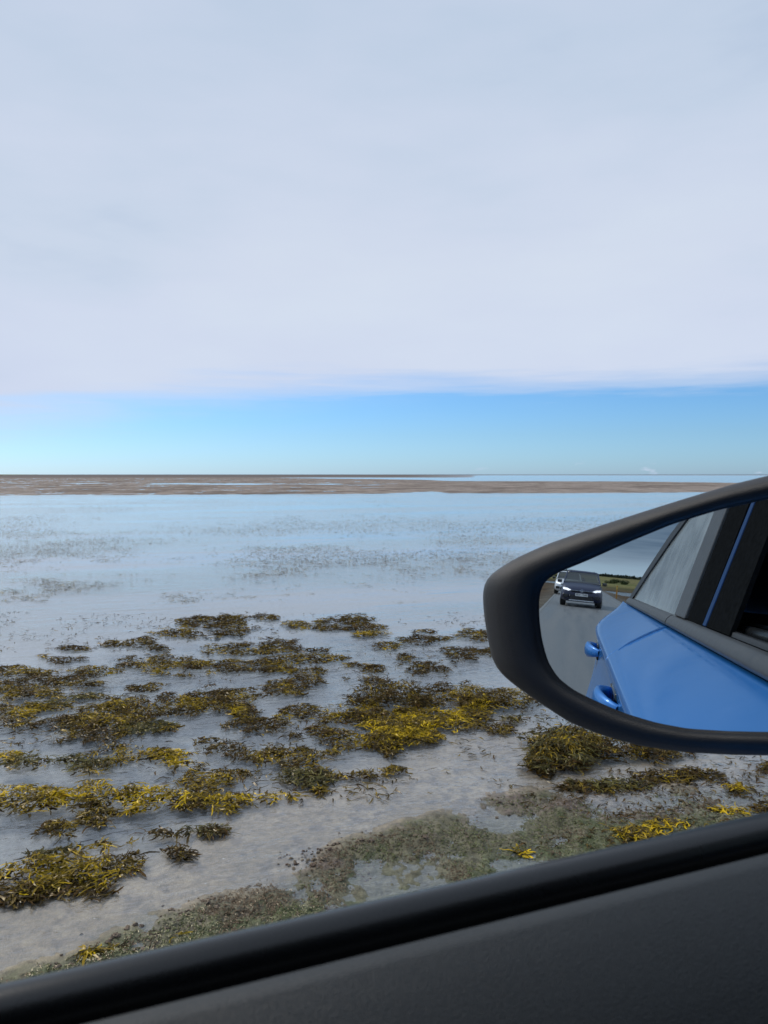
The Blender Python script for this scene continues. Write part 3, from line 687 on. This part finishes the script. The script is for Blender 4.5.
# ------------------------------------------------------------------ own car
X0 = .48
car = empty('blue_car', (X0, 0, 0)); tag(car, 'bright blue car whose door, window seal and door mirror fill the foreground', 'car')
def W2C(G): G = np.array(G, float); G[..., 0] -= X0; return G       # world -> car-local
PROF = [(.735, 1.270), (.748, 1.266), (.775, 1.256), (.81, 1.241), (.845, 1.2245), (.868, 1.2105), (.880, 1.201), (.886, 1.192), (.882, 1.180), (.876, 1.165), (.872, 1.14), (.875, 1.10), (.886, 1.03), (.905, .95), (.922, .85), (.930, .72), (.930, .58), (.924, .46), (.912, .37), (.895, .29)]
PH = np.array([p[0] for p in PROF]); PZ = np.array([p[1] for p in PROF])
def shut(z): return np.interp(z, [0, .8, 1.05, 1.19, 1.2105, 1.2245, 1.241, 1.256, 1.27], [-.70, -.70, -.73, -.79, -.815, -.85, -.90, -.95, -1.0])
def rear(z): return np.interp(z, [0, .5, .8, 1.1, 1.27], [-1.22, -1.26, -1.42, -1.72, -1.86])
def widthf(y): return 1-.20*ss(.95, 2.1, y)
def wf2(y): return np.interp(y, [-2.86, -2.7, -2.5, -2.3, -2.1, -1.95, -1.8, -1.65, -1.5], [-.15, .02, .20, .43, .70, .86, .95, .985, 1])
WHY = (-1.78, .98)
def panel(name, ya, yb, mat, par, cols=48, side=-1, zmin=0):
    G = np.zeros((len(PH), cols, 3)); u = np.concatenate([[0, .002, .004], np.linspace(.008, .992, cols-6), [.996, .998, 1]])
    for i, (hw, z) in enumerate(zip(PH, PZ)):
        y = ya(z)+(yb(z)-ya(z))*u
        edge = np.minimum(u, 1-u)*abs(yb(z)-ya(z))
        arch = np.zeros_like(y); fl = np.zeros_like(y)
        for c in WHY:
            q = .40**2-(y-c)**2; arch = np.maximum(arch, np.where(q > 0, .34+np.sqrt(np.maximum(q, 0)), 0))
            rr_ = np.hypot(y-c, max(z, .34)-.34); fl = np.maximum(fl, .028*(1-ss(.42, .62, rr_)))
        zz = np.maximum(z, arch)
        hwz = np.interp(-zz, -PZ, PH)+fl
        hh = (.735+(hwz-.735)*wf2(y))*widthf(y)-np.where(edge < .001, .004, 0)
        zd = zz + .92*(1-np.maximum(wf2(y), 0))*(1.268-zz)*ss(1.0, 1.19, z) - .22*ss(.85, 2.1, y)*ss(.7, 1.27, z)
        G[i, :, 0] = side*hh; G[i, :, 1] = y; G[i, :, 2] = zd
    return grid_obj(name, G, mat, par, thick=.012, flip=(side < 0))
body = empty('body'); body.parent = car
doorF = None
g = .0016
for sd_ in (-1, 1):
    fd = panel('front_door', lambda z: shut(z)+g, lambda z: np.interp(z, [0, 1.3], [.66, .74]), MAT['blue'], car, side=sd_, cols=60)
    rd = panel('rear_door', lambda z: rear(z)+g, lambda z: shut(z)-g, MAT['blue'], car, side=sd_, cols=60)
    panel('rear_quarter', lambda z: -2.70+0*z, lambda z: rear(z)-g, MAT['blue'], car, side=sd_)
    panel('front_wing', lambda z: np.interp(z, [0, 1.3], [.66, .74])+2*g, lambda z: 1.95+0*z, MAT['blue'], car, side=sd_)
    if sd_ == -1: FD, RD = fd, rd
    else: FD2, RD2 = fd, rd
bpy.data.objects.remove(body)
# dark inner shell behind the shut lines, floor
bm = bmesh.new()
for sd_ in (-1, 1):
    add_box(bm, (sd_*.70, -.35, .70), (.02, 4.2, .95))
add_box(bm, (0, -.35, .24), (1.5, 4.3, .06)); add_box(bm, (0, -2.3, .8), (1.4, .03, .9))
bm_obj('inner_shell', bm, MAT['lining'], car)
# rear end and nose, closing the body
for y0, s_, hw in ((-2.66, -1, .68), (1.90, 1, .70)):
    zt = 1.16 if s_ < 0 else 1.02
    bm = bmesh.new(); add_box(bm, (0, y0, (zt+.35)/2), (hw*2, .16, zt-.35))
    bm_obj('bumper', bm, MAT['blue'], car, smooth=True, bevel=.06)
# bonnet
ys = np.linspace(.78, 1.95, 20); us = np.linspace(-1, 1, 15)
G = np.array([[(u*(.735*widthf(y))*1.0, y, 1.262-.22*ss(.85, 2.1, y)+.035*(1-u*u)) for u in us] for y in ys])
grid_obj('bonnet', G, MAT['blue'], car, thick=.01, flip=True)
# greenhouse
def hwz(z): return .722-.2875*(z-1.298)
def topz(y): return np.interp(y, [-2.62, -2.40, -1.85, -1.55, -1.2, -.6, 0, .5, .75, 1.25], [1.262, 1.30, 1.515, 1.60, 1.665, 1.72, 1.735, 1.71, 1.63, 1.262])
ys = np.concatenate([np.linspace(-2.62, .5, 60)]); us = np.linspace(-1, 1, 21)
G = np.array([[(np.sign(u)*abs(u)**.9*hwz(topz(y)), y, topz(y)+.05*(1-u**4)*ss(1.26, 1.6, topz(y))) for u in us] for y in ys])
roof = grid_obj('roof', G, MAT['rubber'], car, thick=.025, flip=True)
G = np.array([[(u*hwz(z), y, z+.03*(1-u*u)) for u in us] for y, z in ((.5, 1.71), (.75, 1.60), (1.0, 1.45), (1.25, 1.27))])
grid_obj('windscreen', G, MAT['glass'], car, flip=True)
def side_poly(name, pts, mat, par, off=0.0, side=-1, thick=.004, bev=0):
    bm = bmesh.new()
    vs = [bm.verts.new((side*(hwz(z)+off), y, z)) for y, z in pts]
    f = bm.faces.new(vs); r = bmesh.ops.extrude_face_region(bm, geom=[f])
    for v in r['geom']:
        if isinstance(v, bmesh.types.BMVert): v.co.x -= side*thick
    return bm_obj(name, bm, mat, par, bevel=bev)
for sd_, F_, R_d in ((-1, FD, RD), (1, FD2, RD2)):
    side_poly('window_glass', [(-.965, 1.296), (-2.27, 1.296), (-1.95, 1.41), (-1.64, 1.515), (-1.3, 1.615), (-.965, 1.665)], MAT['skylit'], R_d, side=sd_)
    # black frame round the rear window, outside edge
    outer = [(-2.27, 1.290), (-2.40, 1.297), (-2.08, 1.423), (-1.74, 1.54), (-1.40, 1.622), (-1.0, 1.69), (-.965, 1.665), (-1.3, 1.615), (-1.64, 1.515), (-1.95, 1.41)]
    side_poly('window_frame', outer, MAT['rubber'], R_d, off=.006, side=sd_, thick=.012)
    side_poly('window_frame', [(-.958, 1.300), (-.958, 1.668), (-.80, 1.685), (-.80, 1.300)], MAT['satin'], F_, off=.006, side=sd_, thick=.014, bev=.003)
    side_poly('dark_panel', [(-.795, 1.300), (-.795, 1.68), (-.602, 1.70), (-.602, 1.300)], MAT['matt'], F_, off=.0, side=sd_, thick=.008)  # near-black panel put where the side window looks dark inside
    side_poly('blue_strip', [(-.60, 1.300), (-.575, 1.70), (-.55, 1.70), (-.568, 1.300)], MAT['deepblue'], F_, off=.0, side=sd_, thick=.01, bev=.002)  # narrow upright blue strip between the black panels
    side_poly('dark_panel', [(-.566, 1.300), (-.548, 1.70), (-.36, 1.70), (-.36, 1.300)], MAT['matt'], F_, off=-.002, side=sd_, thick=.008)
    side_poly('window_frame', [(-.96, 1.69), (-.42, 1.725), (.1, 1.722), (.5, 1.69), (.76, 1.55), (1.14, 1.30), (1.06, 1.30), (.70, 1.53), (.47, 1.662), (.1, 1.695), (-.42, 1.70), (-.96, 1.668)], MAT['gloss'], F_, off=.004, side=sd_, thick=.03)
side_poly('window_glass', [(-.42, 1.296), (-.42, 1.70), (.1, 1.695), (.47, 1.662), (1.06, 1.296)], MAT['glass'], FD2, side=1)
# belt moulding and outer window rubber
def sweep(name, sec, ya, yb, mat, par, side=-1, n=60, shear=0.0, y00=0.0):
    y = np.linspace(ya, yb, n)
    G = np.array([[(side*hw, yy, z-(.02*(1-float(ss(-.82, -.66, yy))) if ya == -.87 else 0)) for yy in y] for hw, z in sec])
    return grid_obj(name, G, mat, par)
for sd_, F_, R_d in ((-1, FD, RD), (1, FD2, RD2)):
    msec = [(.735, 1.2695), (.741, 1.273), (.742, 1.279), (.738, 1.288), (.731, 1.2955), (.722, 1.299), (.716, 1.296)]
    sweep('belt_moulding', msec, -2.40, -1.006, MAT['satin'], R_d, sd_)
    sweep('belt_moulding', msec, -.996, .98, MAT['satin'], F_, sd_)
    rsec = [(.717, 1.299), (.715, 1.306), (.709, 1.308), (.705, 1.302), (.704, 1.285)]
    sweep('window_rubber', rsec, -.355, .98, MAT['rubber'], F_, sd_)
# handles
def handle(par, y, x, z, L=.20, out=.045, side=-1):
    n = 18; ring = 10; G = np.zeros((n, ring, 3))
    for i in range(n):
        t = i/(n-1); yy = y+(t-.5)*L
        o_ = out*(math.sin(math.pi*t)**.55)
        hh = .010+.014*math.sin(math.pi*t)**.6; ww = .007+.004*math.sin(math.pi*t)
        for k in range(ring):
            a = 2*math.pi*k/ring
            G[i, k] = (side*(x+o_-.008+ww*math.cos(a)), yy, z+hh*math.sin(a))
    grid_obj('handle', G, MAT['blue'], par, closed_v=True)
    bm = bmesh.new(); add_box(bm, (side*(x-.004), y, z), (.010, L*.72, .052))
    bm_obj('handle_recess', bm, MAT['gloss'], par, smooth=True, bevel=.004)
for sd_, F_, R_d in ((-1, FD, RD), (1, FD2, RD2)):
    handle(R_d, -1.60, .878, 1.135, side=sd_, out=.036, L=.21)
    handle(F_, -.60, .878, 1.135, side=sd_, out=.036, L=.21)
    o = side_poly('tail_light', [(0, 0)]*3, MAT['tail'], car) if False else None
    yv = np.linspace(-2.66, -2.34, 16); zv = np.linspace(1.02, 1.15, 6)
    G = np.array([[(sd_*((.735+(np.interp(-z, -PZ, PH)-.735)*wf2(y))+.006-.03*(abs(j-2.5)/2.5)**4), y, z) for y in yv] for j, z in enumerate(zv)])
    grid_obj('tail_light', G, MAT['tail'], car, thick=.02, flip=sd_ > 0)
# wheels
def wheel(par, x, y, r=.34, w=.22, side=-1):
    bm = bmesh.new(); add_cyl(bm, (x, y, r), r, w, 'X', 40); t = bm_obj('wheel', bm, MAT['tyre'], par, smooth=False, bevel=.03)
    bm = bmesh.new(); add_cyl(bm, (x+side*(w/2+.002), y, r), r*.30, .02, 'X', 20)
    for k in range(5):
        a = 2*math.pi*k/5
        bmesh.ops.create_cube(bm, size=1, matrix=Matrix.Translation((x+side*(w/2+.004), y+math.cos(a)*r*.38, r+math.sin(a)*r*.38)) @ Matrix.Rotation(a, 4, 'X') @ Matrix.Diagonal((.02, r*.68, r*.17, 1)))
    bmesh.ops.create_cone(bm, cap_ends=False, segments=32, radius1=r*.72, radius2=r*.72, depth=.03, matrix=Matrix.Translation((x+side*(w/2+.004), y, r)) @ Matrix.Rotation(R(90), 4, 'Y'))
    bm_obj('rim', bm, MAT['rim'], t)
for y in WHY:
    wheel(car, -.80, y, side=-1); wheel(car, .80, y, side=1)
# seats (dark, seen through the window opening in the mirror)
def seat(x, y):
    bm = bmesh.new()
    add_box(bm, (x, y, .62), (.5, .52, .16)); s = bm_obj('seat', bm, MAT['seat'], car, smooth=True, bevel=.05)
    bm = bmesh.new(); add_box(bm, (x, y-.36, .98), (.48, .14, .66), rx=R(18)); bm_obj('backrest', bm, MAT['seat'], s, smooth=True, bevel=.05)
    bm = bmesh.new(); add_box(bm, (x, y-.47, 1.42), (.26, .10, .17), rx=R(10)); bm_obj('headrest', bm, MAT['seat'], s, smooth=True, bevel=.04)
seat(-.36, -.22); seat(.36, -.22)
bm = bmesh.new(); add_box(bm, (0, -1.35, .62), (1.3, .5, .16)); s = bm_obj('rear_bench', bm, MAT['seat'], car, smooth=True, bevel=.05)
bm = bmesh.new(); add_box(bm, (0, -1.70, .98), (1.25, .14, .66), rx=R(18)); bm_obj('backrest', bm, MAT['seat'], s, smooth=True, bevel=.05)
bm = bmesh.new(); add_box(bm, (0, .86, 1.02), (1.36, .46, .34)); bm_obj('dashboard', bm, MAT['lining'], car, smooth=True, bevel=.08)
# inner door: seal roll and trim (cross-section in world x, z; slight rise forward)
def isweep(name, sec, mat, ya=-.80, yb=.72, n=50):
    y = np.linspace(ya, yb, n)
    G = np.array([[(x-X0, yy, z+.0126*(yy+.02)) for yy in y] for x, z in sec])
    return grid_obj(name, G, mat, FD)
def arc(cx, cz, rx, rz, a0, a1, n=14):
    return [(cx+rx*math.cos(R(a)), cz+rz*math.sin(R(a))) for a in np.linspace(a0, a1, n)]
ISEC = [(-.2165, 1.27)]+arc(-.2065, 1.3130, .0095, .0095, 185, -25, 20)+arc(-.1930, 1.3110, .0032, .0032, 190, 10, 8)+[(-.1895, 1.306), (-.1865, 1.3045), (-.1840, 1.308), (-.1822, 1.3165), (-.1820, 1.25)]
isweep('window_seal', ISEC, MAT['seal'])
TSEC = [(-.1816, 1.3200), (-.1808, 1.3260), (-.176, 1.3248), (-.168, 1.3212), (-.150, 1.3120), (-.128, 1.292), (-.112, 1.277), (-.102, 1.25), (-.10, 1.1), (-.11, .9), (-.11, .40)]
isweep('door_trim', TSEC, MAT['trim'])

# ------------------------------------------------------------------ door mirror
RM, RAD = .60, 20.0
Mp = CAM+RM*ray(574, 574); nv = np.array([0, -1, 0])-ray(574, 574); nv /= np.linalg.norm(nv); SP = Mp-nv*RAD
eu = np.cross(np.array([0, 0, 1]), nv); eu /= np.linalg.norm(eu)            # to the right in view
if eu@RT < 0: eu = -eu
ev = np.cross(nv, eu); ev = ev if ev[2] > 0 else -ev
def on_plane(x, y, off):
    d_ = ray(x, y); P0 = Mp+nv*off; t = ((P0-CAM)@nv)/(d_@nv); return CAM+d_*t
INN = [(768,499),(718,510),(671,524.5),(624,544),(585,561.5),(558,572.5),(545.5,580),(540,590),(538.5,603),(539,620),(541.5,640),(547.5,662),(557.5,678),(573.5,690.5),(597,702),(624,713.5),(655.5,723),(687,729),(726,731.5),(768,732.5),(815,732.5),(855,727),(880,705),(891,650),(893,570),(884,505),(862,487),(820,488.5)]
OUT = [(768,475.5),(733.6,484),(686.8,498),(640,512.7),(593,528),(546,544.5),(515,558.5),(495,571),(485.6,579.5),(482.5,592),(483.6,612),(487.5,638),(492,659),(500,673),(515,685.5),(539,702.5),(569.6,722.5),(601,735),(640,746),(687,752.5),(733.6,755),(768,755.5),(830,756),(885,749),(914,715),(924,640),(926,560),(914,490),(880,465),(820,466)]
def resample(pts, n, centre, smooth_=3):
    P = np.array(pts, float); Pc = np.vstack([P, P[:1]])
    seg = np.hypot(*np.diff(Pc, axis=0).T); s = np.concatenate([[0], np.cumsum(seg)])
    q = np.linspace(0, s[-1], 1200, endpoint=False)
    D = np.stack([np.interp(q, s, Pc[:, 0]), np.interp(q, s, Pc[:, 1])], 1)
    for _ in range(smooth_):
        D = sum(np.roll(D, k, 0) for k in range(-5, 6))/11
    a = np.unwrap(np.arctan2(-(D[:, 1]-centre[1])*1.35, D[:, 0]-centre[0]))
    if a[-1] < a[0]: D = D[::-1]; a = a[::-1]
    a = a-2*np.pi*np.floor(a[0]/(2*np.pi))
    tgt = np.linspace(0, 2*np.pi, n, endpoint=False)
    aa = np.concatenate([a-2*np.pi, a, a+2*np.pi]); DD = np.vstack([D, D, D])
    return np.stack([np.interp(tgt, aa, DD[:, 0]), np.interp(tgt, aa, DD[:, 1])], 1)
NL = 160; CEN = (690, 628)
inn = resample(INN, NL, CEN); outl = resample(OUT, NL, CEN)
dm = empty('door_mirror'); dm.parent = car
def L3(pix, off): return np.array([on_plane(x, y, off) for x, y in pix])
wc = np.array([X0, 0, 0])
# glass: convex disc, slightly larger than the opening
ginn = L3(inn, 0.0); cc_ = ginn.mean(0)
rows = []
for k, s_ in enumerate(np.linspace(0.0002, 1.03, 24)):
    P = cc_+(ginn-cc_)*s_
    d_ = P-SP; P = SP+d_/np.linalg.norm(d_, axis=1)[:, None]*RAD
    rows.append(P)
G = np.array(rows)
gobj = grid_obj('mirror_glass', G-wc, MAT['mirror'], dm, closed_v=True)
# shaped housing: inner wall, face, rolled rim, shell
gap = L3(inn, .000); cen3 = gap.mean(0)
def lerp2(t): return inn*(1-t)+outl*t
loops = []
loops.append(cen3+(L3(inn, -.004)-cen3)*1.035)
loops.append(cen3+(L3(inn, -.001)-cen3)*1.004)
loops.append(L3(inn, .0003))
loops.append(L3(lerp2(.06), .0005))
loops.append(L3(lerp2(.11), .0028))
loops.append(L3(lerp2(.16), .0048))
loops.append(L3(lerp2(.22), .0062))
loops.append(L3(lerp2(.40), .0075))
loops.append(L3(lerp2(.60), .0070))
loops.append(L3(lerp2(.76), .0045))
loops.append(L3(lerp2(.87), .0))
loops.append(L3(lerp2(.95), -.004))
loops.append(L3(lerp2(.99), -.011))
loops.append(L3(outl, -.018))
base = L3(outl, -.018); bc = base.mean(0)
for s_, dz_ in ((.995, .012), (.98, .028), (.95, .046), (.90, .062), (.82, .078), (.70, .092), (.52, .104), (.30, .111), (.0005, .114)):
    loops.append(bc+(base-bc)*s_-nv*dz_)
LP = np.array(loops)
front = LP[:16]; back_ = LP[15:]
grid_obj('mirror_housing', front-wc, MAT['bezel'], dm, closed_v=True, flip=True)
grid_obj('mirror_cap', back_-wc, MAT['blue'], dm, closed_v=True, flip=True)
# arm to the door
armA = bc+eu*.135-nv*.05-ev*.05; armB = np.array([-.26, .56, 1.262])
G = []
for t in np.linspace(0, 1, 12):
    c_ = armA*(1-t)+armB*t; G.append([c_+np.array([0, math.cos(a)*.045, math.sin(a)*.020*(1+.3*t)]) for a in np.linspace(0, 2*np.pi, 16, endpoint=False)])
grid_obj('mirror_arm', np.array(G)-wc, MAT['bezel'], dm, closed_v=True)

# ------------------------------------------------------------------ other cars on the causeway
def other_car(name, loc, label, paintm, W=1.78, H=1.52, Lc=4.2, group='cars queuing on the causeway behind', detail=True, plate='BN71 VHR'):
    t = empty(name, loc); tag(t, label, 'car', group)
    hw = W/2
    # stations front (+Y) to rear; y measured from front bumper backwards
    st = [(0, .70, .34, .62), (-.06, .84, .26, .72), (-.25, .94, .22, .84), (-.55, .985, .2, .93), (-1.0, 1.0, .2, .99), (-1.35, 1.0, .2, 1.02), (-2.2, 1.0, .2, 1.03), (-3.2, 1.0, .2, 1.04), (-3.8, .97, .22, 1.04), (-Lc+.08, .88, .28, 1.02), (-Lc, .8, .36, .98)]
    G = []
    for y, wf, z0, z1 in st:
        w_ = hw*wf; h = z1-z0
        half = [(0, z0), (w_*.8, z0), (w_*.97, z0+.10*h), (w_, z0+.35*h), (w_*.985, z0+.62*h), (w_*.955, z0+.82*h), (w_*.90, z1-.04), (w_*.80, z1), (w_*.4, z1+.02), (0, z1+.025)]
        G.append([(-x, y, z) for x, z in half]+[(x, y, z) for x, z in half[::-1][1:-1]])
    G = np.array(G); nR = G.shape[1]
    f0 = G[:1].copy(); f0[..., 0] *= .3; f0[..., 2] = .5; r0 = G[-1:].copy(); r0[..., 0] *= .3; r0[..., 2] = .6
    grid_obj('body', np.concatenate([f0, G, r0]), paintm, t, closed_v=True)
    # cabin
    cab = [(-1.02, .995, .80, .80), (-1.35, 1.2, .78, .78), (-1.85, H-.06, .67, .67), (-2.3, H, .645, .645), (-3.2, H-.02, .64, .64), (-3.75, H-.12, .66, .66), (-4.08, 1.05, .76, .76)]
    us = np.linspace(-1, 1, 9)
    G = np.array([[(u*w_, y, z+.03*(1-u*u)) for u in us] for y, z, w_, _ in cab[2:6]])
    grid_obj('roof', G, paintm, t, thick=.04)
    G = np.array([[(u*w_*.97, y, z+.02*(1-u*u)) for u in us] for y, z, w_, _ in ((-1.0, 1.0, .77, 0), (-1.35, 1.17, .735, 0), (-1.86, H-.06, .655, 0))])
    grid_obj('windscreen', G, MAT['headglass'], t)
    for s_ in (-1, 1):
        bm = bmesh.new()
        add_poly(bm, [(s_*.80*hw/.89, -1.05, 1.0), (s_*.67, -1.86, H-.06), (s_*.645, -2.3, H), (s_*.64, -3.2, H-.02), (s_*.66, -3.75, H-.12), (s_*.78*hw/.89, -4.06, 1.03)])
        bm_obj('side_window', bm, MAT['gloss'], t)
        bm = bmesh.new()   # A pillar
        a = Vector((s_*.775*hw/.89, -.98, 1.0)); c_ = Vector((s_*.665, -1.86, H-.055))
        for p, q in ((a, c_),):
            d_ = (q-p); mid = (p+q)/2
            bmesh.ops.create_cube(bm, size=1, matrix=Matrix.Translation(mid) @ d_.to_track_quat('Z', 'Y').to_matrix().to_4x4() @ Matrix.Diagonal((.05, .05, d_.length, 1)))
        bm_obj('pillar', bm, paintm, t)
        # headlight
        bm = bmesh.new()
        y = -.07
        pts = [(s_*hw*.50, y+.03, .70), (s_*hw*.62, y+.01, .66), (s_*hw*.88, y-.12, .70), (s_*hw*.90, y-.16, .78), (s_*hw*.68, y-.06, .765)]
        f = add_poly(bm, pts); r_ = bmesh.ops.extrude_face_region(bm, geom=[f])
        for v in r_['geom']:
            if isinstance(v, bmesh.types.BMVert): v.co.y += .06
        bm_obj('headlight', bm, MAT['head'], t)
        bm = bmesh.new(); add_box(bm, (s_*(hw*.99+.09), -1.28, 1.03), (.20, .10, .14)); bm_obj('door_mirror', bm, MAT['gloss'], t, smooth=True, bevel=.03)
        for y in (-.82, -3.4): wheel(t, s_*(hw-.12), y, r=.33, side=s_)
        bm = bmesh.new(); add_box(bm, (s_*hw*.74, -.025, .44), (.24, .10, .16)); bm_obj('air_intake', bm, MAT['gloss'], t, bevel=.02)
        bm = bmesh.new(); add_box(bm, (s_*.52, -2.7, H+.035), (.04, 1.3, .03)); bm_obj('roof_rail', bm, MAT['silver'], t, bevel=.01)
    bm = bmesh.new(); add_box(bm, (0, -.005, .665), (W*.50, .10, .07)); bm_obj('grille', bm, MAT['gloss'], t, bevel=.01)
    bm = bmesh.new(); add_box(bm, (0, .045, .69), (W*.52, .02, .012)); bm_obj('grille_bar', bm, MAT['chrome'], t)
    bm = bmesh.new(); add_box(bm, (0, .0, .40), (W*.56, .10, .20)); bm_obj('lower_grille', bm, MAT['gloss'], t, bevel=.02)
    bm = bmesh.new(); add_box(bm, (0, .02, .275), (W*.58, .12, .045)); bm_obj('skid_plate', bm, MAT['silver'], t, bevel=.01)
    bm = bmesh.new(); add_box(bm, (0, .068, .52), (.52, .02, .115)); pl = bm_obj('number_plate', bm, MAT['plate'], t)
    if detail:
        cu = bpy.data.curves.new('lettering', 'FONT'); cu.body = plate; cu.size = .105; cu.align_x = 'CENTER'; cu.align_y = 'CENTER'; cu.extrude = .001; cu.offset = .002
        tmp = bpy.data.objects.new('tmp', cu); me = bpy.data.meshes.new_from_object(tmp); bpy.data.objects.remove(tmp)
        o = link_mesh('lettering', me, MAT['ink'], pl, False); o.location = (0, .0795, .52); o.rotation_euler = (R(90), 0, R(180))
        # round emblem: ring with stacked V and W strokes
        bm = bmesh.new(); bmesh.ops.create_cone(bm, cap_ends=False, segments=28, radius1=.062, radius2=.062, depth=.012, matrix=Matrix.Translation((0, .066, .685)) @ Matrix.Rotation(R(90), 4, 'X'))
        def stroke(x0, z0, x1, z1):
            d_ = Vector((x1-x0, 0, z1-z0)); mid = Vector(((x0+x1)/2, .066, (z0+z1)/2+.685))
            bmesh.ops.create_cube(bm, size=1, matrix=Matrix.Translation(mid) @ d_.to_track_quat('Z', 'Y').to_matrix().to_4x4() @ Matrix.Diagonal((.011, .011, d_.length, 1)))
        for a in [(-.026, .055, 0, .008), (.026, .055, 0, .008), (-.050, .03, -.024, -.05), (-.024, -.05, 0, .0), (0, .0, .024, -.05), (.024, -.05, .05, .03)]: stroke(*a)
        o = bm_obj('emblem', bm, MAT['chrome'], t); mo = o.modifiers.new('s', 'SOLIDIFY'); mo.thickness = .008
    return t
other_car('navy_car', (-.11, -31.2, 0), 'dark navy crossover with lit headlights following close behind', MAT['navy'])
other_car('white_car', (-.80, -47, 0), 'white car half hidden behind the navy crossover', MAT['white'], W=1.74, H=1.50, detail=False)
other_car('grey_car', (-.5, -78, 0), 'tall dark grey car last in the queue on the causeway', MAT['greypaint'], W=1.85, H=1.78, detail=False)

# marker post on the right verge
mp = empty('marker_post', (2.55, -53, -.06)); tag(mp, 'short orange yellow marker post on the right hand verge of the causeway', 'post')
bm = bmesh.new(); add_box(bm, (0, 0, .45), (.10, .06, .9)); bm_obj('post', bm, plain('weathered orange post', (.45, .22, .04), .6), mp, bevel=.01)
bm = bmesh.new(); add_box(bm, (0, .034, .74), (.08, .006, .16)); bm_obj('reflector', bm, plain('yellow reflector', (.6, .45, .08), .3), mp)

# shrubs and tree line beyond the flats
leafm, nt, b = new_mat('leaves'); a = N(nt, 'ShaderNodeAttribute', attribute_name='tint'); nt.links.new(a.outputs['Color'], b.inputs['Base Color']); b.inputs['Roughness'].default_value = .6; b.inputs['Specular IOR Level'].default_value = .1
def leaf_cloud(n, rx, ry, rz_, zc, size, tones, lobes=7):
    c = RNG.normal(0, 1, (lobes, 3)); c /= np.linalg.norm(c, axis=1)[:, None]; c *= RNG.uniform(.2, .65, (lobes, 1))
    k = RNG.integers(0, lobes, n); u = RNG.normal(0, 1, (n, 3)); u /= np.linalg.norm(u, axis=1)[:, None]
    P = (c[k]+u*RNG.uniform(.25, .5, (n, 1)))*np.array([rx, ry, rz_])+np.array([0, 0, zc])
    P[:, 2] = np.maximum(P[:, 2], .02)
    A = RNG.normal(0, 1, (n, 3)); A /= np.linalg.norm(A, axis=1)[:, None]; B = np.cross(A, RNG.normal(0, 1, (n, 3))); B /= np.linalg.norm(B, axis=1)[:, None]
    s = size*RNG.uniform(.6, 1.4, (n, 1))
    V = np.stack([P-A*s-B*s*.5, P+A*s-B*s*.5, P+A*s+B*s*.5, P-A*s+B*s*.5], 1).reshape(-1, 3)
    C = np.repeat(np.array(tones)[RNG.integers(0, len(tones), n)]*RNG.uniform(.7, 1.3, (n, 1)), 4, 0)
    return V, np.arange(n*4).reshape(-1, 4), C
TON = [(.035, .055, .018), (.05, .07, .02), (.028, .04, .016), (.07, .08, .03)]
protos = []
for k in range(3):
    V, Q, C = leaf_cloud(900, 2.4, 1.8, 1.1, .75, .11, TON, 11)
    protos.append((V, Q, C))
spots = [(6.5, -142, .8), (9.5, -150, 1.0), (13, -138, .7), (15.5, -165, 1.3), (18.5, -150, .9), (24, -170, 1.2), (29, -155, .8), (34, -180, 1.4), (-6, -165, .8), (-9, -190, 1.1), (-4.5, -205, .9), (41, -170, 1.0), (11, -205, 1.2), (20, -215, 1.4)]
LBL = ['small dark', 'round', 'low', 'tall dense', 'middling', 'broad', 'low rounded', 'tallest']
meshes = []
for i, (x, y, s_) in enumerate(spots):
    z = float(gz(x, y)[0])
    root = empty('shrub', (x, y, z-.05)); root.scale = (s_*.8, s_*.8, s_*.5); root.rotation_euler = (0, 0, i*1.3)
    tag(root, 'dark green shrub in rough grass beyond the flats behind the car', 'shrub', 'shrubs beyond the flats')
    if i < 3:
        V, Q, C = protos[i]; o = np_mesh('foliage', V, Q, leafm, root, False, C); 
        bm = bmesh.new(); add_cyl(bm, (0, 0, .25), .09, .5, 'Z', 8, .05); st_ = bm_obj('stem', bm, plain('shrub bark', (.08, .06, .04), .8), root); meshes.append((o, st_))
    else:
        for src in meshes[i % 3]:
            c_ = src.copy(); COL.objects.link(c_); c_.parent = root
# far wooded skyline: reads as one mass
Vs, Qs, Cs = [], [], []; off = 0
for i in range(260):
    x = RNG.uniform(-160, 420); y = -760-RNG.uniform(0, 90)
    hgt = 2.0+2.0*vnoise(np.array([x*.012]), np.array([0.]), 7)[0]*(1.3 if x < 60 else .7)+RNG.uniform(-1, 1.5)
    V, Q, C = leaf_cloud(110, 9, 6, hgt*.55, hgt*.45, 1.0, [(.03, .045, .03), (.04, .055, .035), (.05, .06, .04)], 5)
    Vs.append(V+np.array([x, y, 1.3])); Qs.append(Q+off); Cs.append(C); off += len(V)
tag(np_mesh('distant_woodland', np.concatenate(Vs), np.concatenate(Qs), leafm, smooth=False, col=np.concatenate(Cs)), 'far dark wooded skyline behind the causeway', 'woodland', kind='stuff')
